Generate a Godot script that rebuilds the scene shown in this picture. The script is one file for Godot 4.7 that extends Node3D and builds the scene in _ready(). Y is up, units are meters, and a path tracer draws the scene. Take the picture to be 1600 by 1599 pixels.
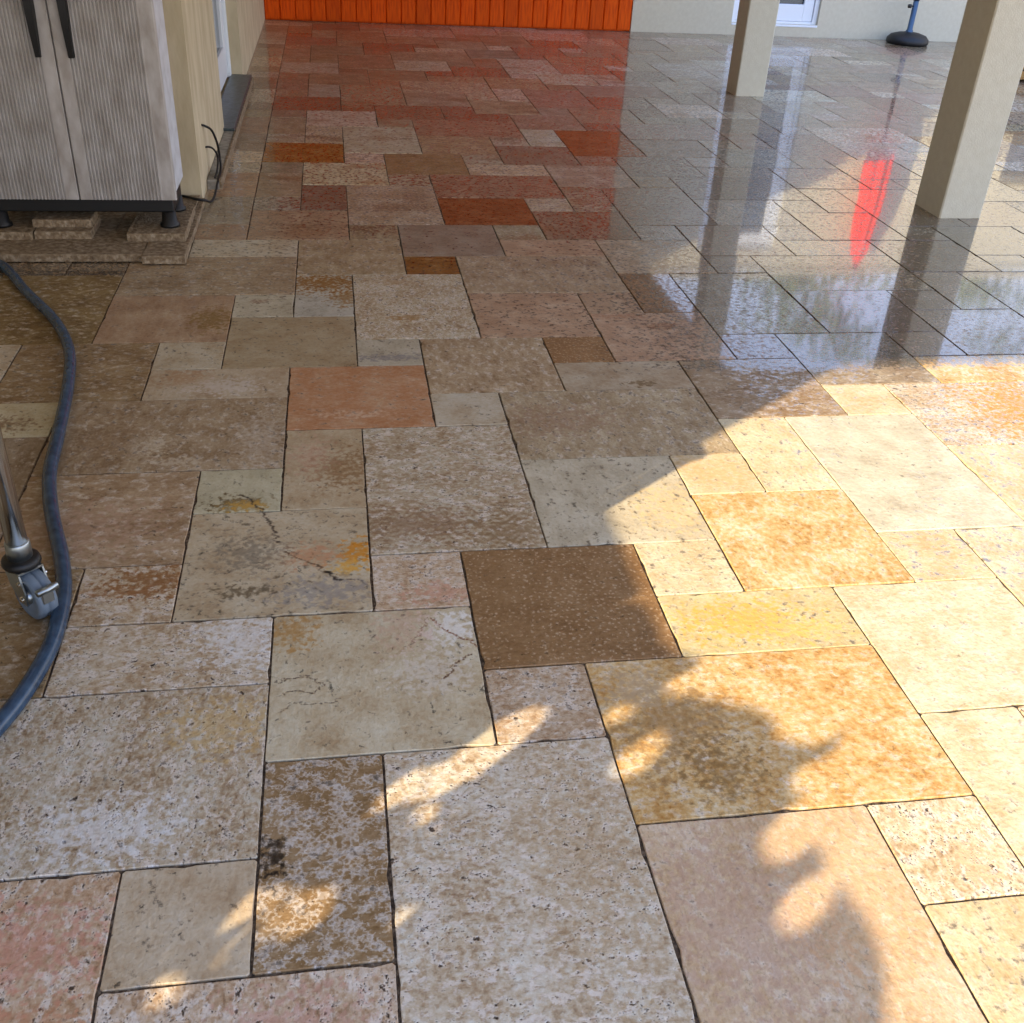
extends Node3D
# Wet travertine patio under a flat porch roof, low sun from behind the left shoulder.
# Floor lattice: x = column * U, z = row * U (8 inch module); the paving repeats every 6 x 6 modules.

const U := 0.2032
const CAM_POS := Vector3(0.1649, 1.3407, 2.9421)
const CAM_ROT := Vector3(-32.3186, -10.4798, 3.3452)
const CAM_FOV := 52.637
const WALL_X := -0.42
const BACK_Z := -7.43

var mats := {}
var rng := RandomNumberGenerator.new()
var taken := {}


func _ready() -> void:
	rng.seed = 4711
	set_camera_and_light()
	make_materials()
	build_ground()
	build_floor()
	build_walls()
	build_roof()
	build_columns()
	build_plank_wall()
	build_doors()
	build_ledge()
	build_cabinet()
	build_parasol()
	build_planter()
	build_hose()
	build_cords()
	build_cart()
	build_shrubs()
	build_trees()


# ------------------------------------------------------------------ camera, sky, sun
func set_camera_and_light() -> void:
	var cam := Camera3D.new()
	cam.name = "camera"
	cam.position = CAM_POS
	cam.rotation_degrees = CAM_ROT
	cam.fov = CAM_FOV
	cam.near = 0.05
	cam.far = 600.0
	add_child(cam)
	cam.current = true

	var sky_mat := ProceduralSkyMaterial.new()
	sky_mat.sky_top_color = Color(0.48, 0.59, 0.79)
	sky_mat.sky_horizon_color = Color(0.97, 0.94, 0.88)
	sky_mat.sky_curve = 0.16
	sky_mat.ground_bottom_color = Color(0.34, 0.31, 0.26)
	sky_mat.ground_horizon_color = Color(0.60, 0.60, 0.58)
	sky_mat.sun_angle_max = 8.0
	sky_mat.energy_multiplier = 2.1
	var sky := Sky.new()
	sky.sky_material = sky_mat
	var env := Environment.new()
	env.background_mode = Environment.BG_SKY
	env.sky = sky
	env.tonemap_mode = Environment.TONE_MAPPER_LINEAR
	env.tonemap_exposure = 2.1
	env.sdfgi_enabled = true
	env.ssao_enabled = true
	env.ssil_enabled = true
	var we := WorldEnvironment.new()
	we.name = "world_environment"
	we.environment = env
	add_child(we)

	var sun := DirectionalLight3D.new()
	sun.name = "sun"
	sun.light_color = Color(1.0, 0.915, 0.77)
	sun.light_energy = 1.6
	sun.light_angular_distance = 0.4
	sun.shadow_enabled = true
	add_child(sun)
	sun.look_at_from_position(Vector3.ZERO, sun_dir(), Vector3.UP)


func sun_dir() -> Vector3:
	return Vector3(0.785, -0.435, -0.62).normalized()


# ------------------------------------------------------------------ helpers
func numbered(called: String) -> String:
	if not taken.has(called):
		taken[called] = 0
		return called
	taken[called] += 1
	return "%s_%03d" % [called, taken[called]]


func thing(called: String, label: String, category: String, at := Vector3.ZERO, group := "", kind := "") -> Node3D:
	var o := Node3D.new()
	o.name = numbered(called)
	add_child(o)
	o.position = at
	if label: o.set_meta("label", label)
	if category: o.set_meta("category", category)
	if group: o.set_meta("group", group)
	if kind: o.set_meta("kind", kind)
	return o


func part(called: String, st: SurfaceTool, m: Material, parent: Node, smooth := false) -> MeshInstance3D:
	var o := MeshInstance3D.new()
	o.name = called if parent != self else numbered(called)
	o.mesh = st.commit()
	o.mesh.surface_set_material(0, m)
	parent.add_child(o, true)
	return o


func tag(o: Node, label: String, category: String, group := "", kind := "") -> void:
	o.set_meta("label", label)
	if category: o.set_meta("category", category)
	if group: o.set_meta("group", group)
	if kind: o.set_meta("kind", kind)


func begin() -> SurfaceTool:
	var st := SurfaceTool.new()
	st.begin(Mesh.PRIMITIVE_TRIANGLES)
	st.set_smooth_group(-1)
	return st


func done(st: SurfaceTool) -> SurfaceTool:
	st.generate_normals()
	return st


func tri(st: SurfaceTool, a: Vector3, b: Vector3, c: Vector3) -> void: # counter-clockwise seen from outside
	st.add_vertex(a)
	st.add_vertex(c)
	st.add_vertex(b)


func quad(st: SurfaceTool, a: Vector3, b: Vector3, c: Vector3, d: Vector3) -> void:
	tri(st, a, b, c)
	tri(st, a, c, d)


# box between two corners with chamfered edges
func box(st: SurfaceTool, lo: Vector3, hi: Vector3, ch := 0.003) -> void:
	var c: float = min(ch, 0.45 * min(hi.x - lo.x, min(hi.y - lo.y, hi.z - lo.z)))
	var P := func(ix: int, iy: int, iz: int, axis: int) -> Vector3:
		var v := Vector3(hi.x if ix else lo.x, hi.y if iy else lo.y, hi.z if iz else lo.z)
		var s := Vector3(-1 if ix else 1, -1 if iy else 1, -1 if iz else 1) * c
		if axis != 0: v.x += s.x
		if axis != 1: v.y += s.y
		if axis != 2: v.z += s.z
		return v
	# faces
	quad(st, P.call(1, 0, 1, 0), P.call(1, 0, 0, 0), P.call(1, 1, 0, 0), P.call(1, 1, 1, 0))
	quad(st, P.call(0, 0, 0, 0), P.call(0, 0, 1, 0), P.call(0, 1, 1, 0), P.call(0, 1, 0, 0))
	quad(st, P.call(0, 1, 1, 1), P.call(1, 1, 1, 1), P.call(1, 1, 0, 1), P.call(0, 1, 0, 1))
	quad(st, P.call(0, 0, 0, 1), P.call(1, 0, 0, 1), P.call(1, 0, 1, 1), P.call(0, 0, 1, 1))
	quad(st, P.call(0, 0, 1, 2), P.call(1, 0, 1, 2), P.call(1, 1, 1, 2), P.call(0, 1, 1, 2))
	quad(st, P.call(1, 0, 0, 2), P.call(0, 0, 0, 2), P.call(0, 1, 0, 2), P.call(1, 1, 0, 2))
	# edges: sign pairs
	for i in 2:
		for j in 2:
			# edges along z (x=i,y=j)
			var a0: Vector3 = P.call(i, j, 0, 0)
			var a1: Vector3 = P.call(i, j, 1, 0)
			var b0: Vector3 = P.call(i, j, 0, 1)
			var b1: Vector3 = P.call(i, j, 1, 1)
			if i == j: quad(st, a0, b0, b1, a1)
			else: quad(st, a1, b1, b0, a0)
			# edges along x (y=i,z=j)
			a0 = P.call(0, i, j, 1)
			a1 = P.call(1, i, j, 1)
			b0 = P.call(0, i, j, 2)
			b1 = P.call(1, i, j, 2)
			if i == j: quad(st, a0, b0, b1, a1)
			else: quad(st, a1, b1, b0, a0)
			# edges along y (z=i,x=j)
			a0 = P.call(j, 0, i, 2)
			a1 = P.call(j, 1, i, 2)
			b0 = P.call(j, 0, i, 0)
			b1 = P.call(j, 1, i, 0)
			if i == j: quad(st, a0, b0, b1, a1)
			else: quad(st, a1, b1, b0, a0)
	for i in 2:
		for j in 2:
			for k in 2:
				var a: Vector3 = P.call(i, j, k, 0)
				var b: Vector3 = P.call(i, j, k, 1)
				var d: Vector3 = P.call(i, j, k, 2)
				if (i + j + k) % 2 == 1: tri(st, a, b, d)
				else: tri(st, a, d, b)


func boxpart(called: String, lo: Vector3, hi: Vector3, m: Material, parent: Node, ch := 0.003) -> MeshInstance3D:
	var st := begin()
	box(st, lo, hi, ch)
	return part(called, done(st), m, parent)


# lathe round y: profile points (radius, height) bottom to top
func lathe(st: SurfaceTool, at: Vector3, prof: Array, seg := 24, basis := Basis.IDENTITY) -> void:
	st.set_smooth_group(1)
	for i in prof.size() - 1:
		for k in seg:
			var a0 := TAU * k / seg
			var a1 := TAU * (k + 1) / seg
			var p: Vector2 = prof[i]
			var q: Vector2 = prof[i + 1]
			var v0 := at + basis * Vector3(p.x * cos(a0), p.y, -p.x * sin(a0))
			var v1 := at + basis * Vector3(p.x * cos(a1), p.y, -p.x * sin(a1))
			var v2 := at + basis * Vector3(q.x * cos(a1), q.y, -q.x * sin(a1))
			var v3 := at + basis * Vector3(q.x * cos(a0), q.y, -q.x * sin(a0))
			if p.x > 1e-5: tri(st, v0, v1, v2)
			if q.x > 1e-5: tri(st, v0, v2, v3)
	st.set_smooth_group(-1)


func tube(st: SurfaceTool, pts: Array, r: float, seg := 12) -> void:
	st.set_smooth_group(1)
	var rings := []
	var up := Vector3.UP
	for i in pts.size():
		var d: Vector3 = (pts[min(i + 1, pts.size() - 1)] - pts[max(i - 1, 0)]).normalized()
		if absf(d.dot(up)) > 0.95: up = Vector3.RIGHT
		var s := d.cross(up).normalized()
		var t := s.cross(d).normalized()
		up = t
		var ring := []
		for k in seg:
			var a := TAU * k / seg
			ring.append(pts[i] + (s * cos(a) + t * sin(a)) * r)
		rings.append(ring)
	for i in rings.size() - 1:
		for k in seg:
			var n: int = (k + 1) % seg
			quad(st, rings[i][k], rings[i][n], rings[i + 1][n], rings[i + 1][k])
	for k in range(1, seg - 1):
		tri(st, rings[0][0], rings[0][k + 1], rings[0][k])
		var l: int = rings.size() - 1
		tri(st, rings[l][0], rings[l][k], rings[l][k + 1])
	st.set_smooth_group(-1)


func spline(pts: Array, n := 6) -> Array:
	var out := []
	for i in pts.size() - 1:
		var p0: Vector3 = pts[max(i - 1, 0)]
		var p3: Vector3 = pts[min(i + 2, pts.size() - 1)]
		for k in n:
			out.append(pts[i].cubic_interpolate(pts[i + 1], p0, p3, float(k) / n))
	out.append(pts[-1])
	return out


# ------------------------------------------------------------------ materials
func fnl(type: int, freq: float, oct: int, sd: int, warp := 0.0) -> FastNoiseLite:
	var n := FastNoiseLite.new()
	n.noise_type = type
	n.frequency = freq
	n.seed = sd
	n.fractal_octaves = oct
	n.fractal_type = FastNoiseLite.FRACTAL_FBM if oct > 1 else FastNoiseLite.FRACTAL_NONE
	if warp > 0.0:
		n.domain_warp_enabled = true
		n.domain_warp_amplitude = warp
		n.domain_warp_frequency = freq * 1.3
		n.domain_warp_fractal_octaves = 3
	return n


func noise_tex(freq: float, oct: int, sd: int, ramp: Array, size := 512, warp := 0.0) -> ImageTexture:
	var im := fnl(FastNoiseLite.TYPE_SIMPLEX_SMOOTH, freq, oct, sd, warp).get_seamless_image(size, size)
	im.convert(Image.FORMAT_L8)
	var src := im.get_data()
	var lut := []
	for i in 256:
		var t := i / 255.0 * (ramp.size() - 1)
		var k: int = min(int(t), ramp.size() - 2)
		lut.append((ramp[k] as Color).lerp(ramp[k + 1], t - k))
	var out := PackedByteArray()
	out.resize(size * size * 3)
	for i in src.size():
		var c: Color = lut[src[i]]
		out[i * 3] = int(c.r * 255)
		out[i * 3 + 1] = int(c.g * 255)
		out[i * 3 + 2] = int(c.b * 255)
	return ImageTexture.create_from_image(Image.create_from_data(size, size, false, Image.FORMAT_RGB8, out))


func simple(called: String, c: Color, rough := 0.6, metal := 0.0) -> StandardMaterial3D:
	var m := StandardMaterial3D.new()
	m.resource_name = called
	m.albedo_color = c
	m.roughness = rough
	m.metallic = metal
	mats[called] = m
	return m


func tri_mat(called: String, tex: Texture2D, scale: float, rough: float, bump: Texture2D = null, bump_cm := 0.0, stretch := Vector3.ONE) -> StandardMaterial3D:
	var m := simple(called, Color.WHITE, rough)
	m.albedo_texture = tex
	m.uv1_triplanar = true
	m.uv1_world_triplanar = true
	m.uv1_scale = stretch * scale
	if bump:
		m.heightmap_enabled = true
		m.heightmap_texture = bump
		m.heightmap_scale = bump_cm
	return m


func make_materials() -> void:
	var g := [Color.BLACK, Color.WHITE]
	var fine := noise_tex(0.06, 4, 11, g, 512)
	var stucco := noise_tex(0.012, 5, 21, [Color(0.77, 0.74, 0.645), Color(0.785, 0.755, 0.665), Color(0.80, 0.775, 0.685)])
	tri_mat("stucco", stucco, 3.2, 0.85, fine, 0.12)
	var tan_st := noise_tex(0.012, 5, 22, [Color(0.71, 0.645, 0.52), Color(0.775, 0.715, 0.59), Color(0.83, 0.775, 0.66)])
	tri_mat("stucco_tan", tan_st, 1.1, 0.85, fine, 0.12, Vector3(1, 0.35, 1))
	tri_mat("ceiling_paint", noise_tex(0.01, 3, 23, [Color(0.88, 0.87, 0.83), Color(0.91, 0.90, 0.87)], 128), 0.5, 0.8)
	tri_mat("orange_wood", noise_tex(0.02, 5, 31, [Color(0.74, 0.24, 0.02), Color(0.86, 0.33, 0.03), Color(0.91, 0.38, 0.05)]), 1.6, 0.6, fine, 0.06, Vector3(3.0, 0.25, 3.0))
	for v in [["orange_wood_dark", 0.94], ["orange_wood_pale", 1.04]]:
		var f: float = v[1]
		tri_mat(v[0], noise_tex(0.02, 5, 32 + int(f), [Color(0.74 * f, 0.24 * f, 0.02), Color(0.86 * f, 0.33 * f, 0.03), Color(0.91 * f, 0.38 * f, 0.05)]), 1.6, 0.6, fine, 0.06, Vector3(3.0, 0.25, 3.0))
		mats[v[0]].metallic_specular = 0.25
	mats.orange_wood.metallic_specular = 0.25
	simple("white_paint", Color(0.90, 0.92, 0.94), 0.4)
	var gl := simple("dark_glass", Color(0.06, 0.16, 0.22), 0.06)
	gl.metallic_specular = 0.8
	tri_mat("slate", noise_tex(0.02, 5, 41, [Color(0.16, 0.19, 0.20), Color(0.24, 0.29, 0.31), Color(0.33, 0.38, 0.40)]), 2.0, 0.35, fine, 0.1)
	tri_mat("concrete", noise_tex(0.02, 5, 42, [Color(0.45, 0.43, 0.40), Color(0.58, 0.56, 0.52), Color(0.66, 0.64, 0.60)]), 2.0, 0.8, fine, 0.1)
	tri_mat("mortar", noise_tex(0.05, 5, 43, [Color(0.18, 0.14, 0.10), Color(0.33, 0.27, 0.21), Color(0.58, 0.52, 0.44)]), 3.0, 0.9, fine, 0.2)
	tri_mat("resin", noise_tex(0.02, 6, 51, [Color(0.57, 0.535, 0.50), Color(0.66, 0.635, 0.61), Color(0.73, 0.715, 0.70)], 512), 2.2, 0.55, fine, 0.05, Vector3(0.7, 0.3, 0.7))
	tri_mat("resin_frame", noise_tex(0.02, 6, 52, [Color(0.72, 0.72, 0.73), Color(0.79, 0.80, 0.82), Color(0.84, 0.85, 0.87)], 256), 2.2, 0.5, fine, 0.03)
	simple("black_plastic", Color(0.03, 0.03, 0.033), 0.5)
	simple("black_rubber", Color(0.05, 0.05, 0.055), 0.55)
	tri_mat("hose_vinyl", noise_tex(0.03, 3, 61, [Color(0.12, 0.18, 0.25), Color(0.17, 0.26, 0.35), Color(0.24, 0.33, 0.41)], 128), 6.0, 0.26)
	simple("chrome", Color(0.80, 0.80, 0.80), 0.16, 1.0)
	simple("zinc", Color(0.62, 0.65, 0.66), 0.35, 1.0)
	simple("steel_blue", Color(0.24, 0.33, 0.42), 0.35, 0.3)
	simple("caster_grey", Color(0.40, 0.45, 0.50), 0.5)
	var red := simple("red_canvas", Color(0.95, 0.22, 0.19), 0.85)
	red.rim_enabled = true
	red.rim = 0.3
	tri_mat("crate_wood", noise_tex(0.03, 4, 71, [Color(0.50, 0.36, 0.16), Color(0.62, 0.47, 0.24), Color(0.70, 0.56, 0.32)], 128), 3.0, 0.7, null, 0.0, Vector3(0.3, 2, 2))
	tri_mat("gravel", noise_tex(0.03, 5, 81, [Color(0.46, 0.42, 0.34), Color(0.60, 0.55, 0.46), Color(0.70, 0.66, 0.57)], 256), 0.6, 0.95)
	tri_mat("bark", noise_tex(0.04, 5, 82, [Color(0.20, 0.15, 0.11), Color(0.34, 0.27, 0.20), Color(0.44, 0.37, 0.29)], 256), 2.0, 0.9, fine, 0.6, Vector3(1, 0.3, 1))
	for k in [["leaf", Color(0.26, 0.36, 0.13)], ["leaf_light", Color(0.40, 0.47, 0.20)]]:
		var lf := simple(k[0], k[1], 0.5)
		lf.cull_mode = BaseMaterial3D.CULL_DISABLED
		lf.backlight_enabled = true
		lf.backlight = Color(0.12, 0.15, 0.04)
	tri_mat("loose_stone", noise_tex(0.025, 6, 91, [Color(0.34, 0.27, 0.19), Color(0.47, 0.39, 0.29), Color(0.57, 0.50, 0.40), Color(0.70, 0.64, 0.56)], 512, 25.0), 2.6, 0.7, fine, 0.35)


# ------------------------------------------------------------------ ground and travertine floor
func build_ground() -> void:
	var st := begin()
	quad(st, Vector3(-250, -0.05, 250), Vector3(250, -0.05, 250), Vector3(250, -0.05, -250), Vector3(-250, -0.05, -250))
	tag(part("ground", done(st), mats.gravel, self), "flat pale gravel ground reaching out round the patio", "", "", "structure")


var PATTERN := [[1, 2, 2, 3], [3, 1, 3, 2], [0, 0, 2, 2], [2, 5, 2, 2], [3, 3, 2, 2], [5, 4, 2, 2], [0, 2, 1, 2], [4, 0, 2, 1], [2, 1, 1, 1], [5, 3, 1, 1], [4, 5, 1, 1], [1, 5, 1, 1]]

# kinds of travertine: five colour stops, then weights cloud / mottle / streak / grain, contrast, pits, crust, flecks, veins
var KINDS := {
	"beige": [[170, 143, 112, 186, 163, 134, 197, 178, 152, 205, 189, 166, 214, 201, 183], 110, 80, 30, 36, 1.2, 26, 0, 0, 60],
	"pitted": [[146, 117, 88, 180, 152, 119, 201, 180, 152, 213, 199, 178, 225, 216, 200], 70, 120, 20, 46, 1.25, 74, 80, 0, 20],
	"brown": [[112, 80, 50, 127, 93, 60, 138, 104, 70, 149, 116, 83, 172, 145, 116], 80, 70, 20, 86, 1.1, 26, 0, 120, 0],
	"orange": [[172, 105, 64, 184, 118, 76, 193, 130, 90, 200, 145, 106, 212, 170, 138], 90, 70, 50, 46, 1.0, 16, 20, 20, 0],
	"golden": [[166, 111, 52, 194, 143, 80, 211, 168, 108, 222, 190, 142, 232, 214, 182], 80, 110, 20, 46, 1.2, 26, 40, 20, 30],
	"taupe": [[118, 92, 64, 148, 122, 92, 168, 144, 114, 185, 164, 136, 203, 187, 164], 80, 60, 70, 46, 1.1, 44, 40, 0, 60],
	"grey": [[170, 155, 136, 192, 178, 158, 204, 191, 172, 213, 201, 184, 222, 213, 198], 110, 70, 40, 36, 1.2, 20, 0, 0, 40],
	"shell": [[112, 82, 50, 134, 102, 66, 150, 118, 82, 166, 138, 106, 190, 168, 140], 70, 80, 30, 76, 1.2, 40, 0, 0, 0],
	"rose": [[132, 100, 77, 150, 118, 93, 165, 134, 109, 177, 150, 126, 193, 170, 148], 90, 60, 70, 36, 1.0, 22, 10, 0, 30],
	"ochre": [[120, 72, 20, 142, 90, 32, 158, 108, 50, 172, 130, 78, 190, 162, 122], 90, 80, 50, 36, 1.2, 26, 0, 0, 20],
	"rust": [[124, 64, 28, 144, 80, 40, 158, 94, 54, 172, 112, 72, 188, 136, 100], 80, 80, 60, 36, 1.2, 16, 0, 20, 0],
	"pale": [[188, 162, 124, 204, 182, 146, 214, 197, 166, 221, 208, 182, 229, 220, 201], 90, 80, 50, 36, 1.2, 22, 30, 0, 20],
}

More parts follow.
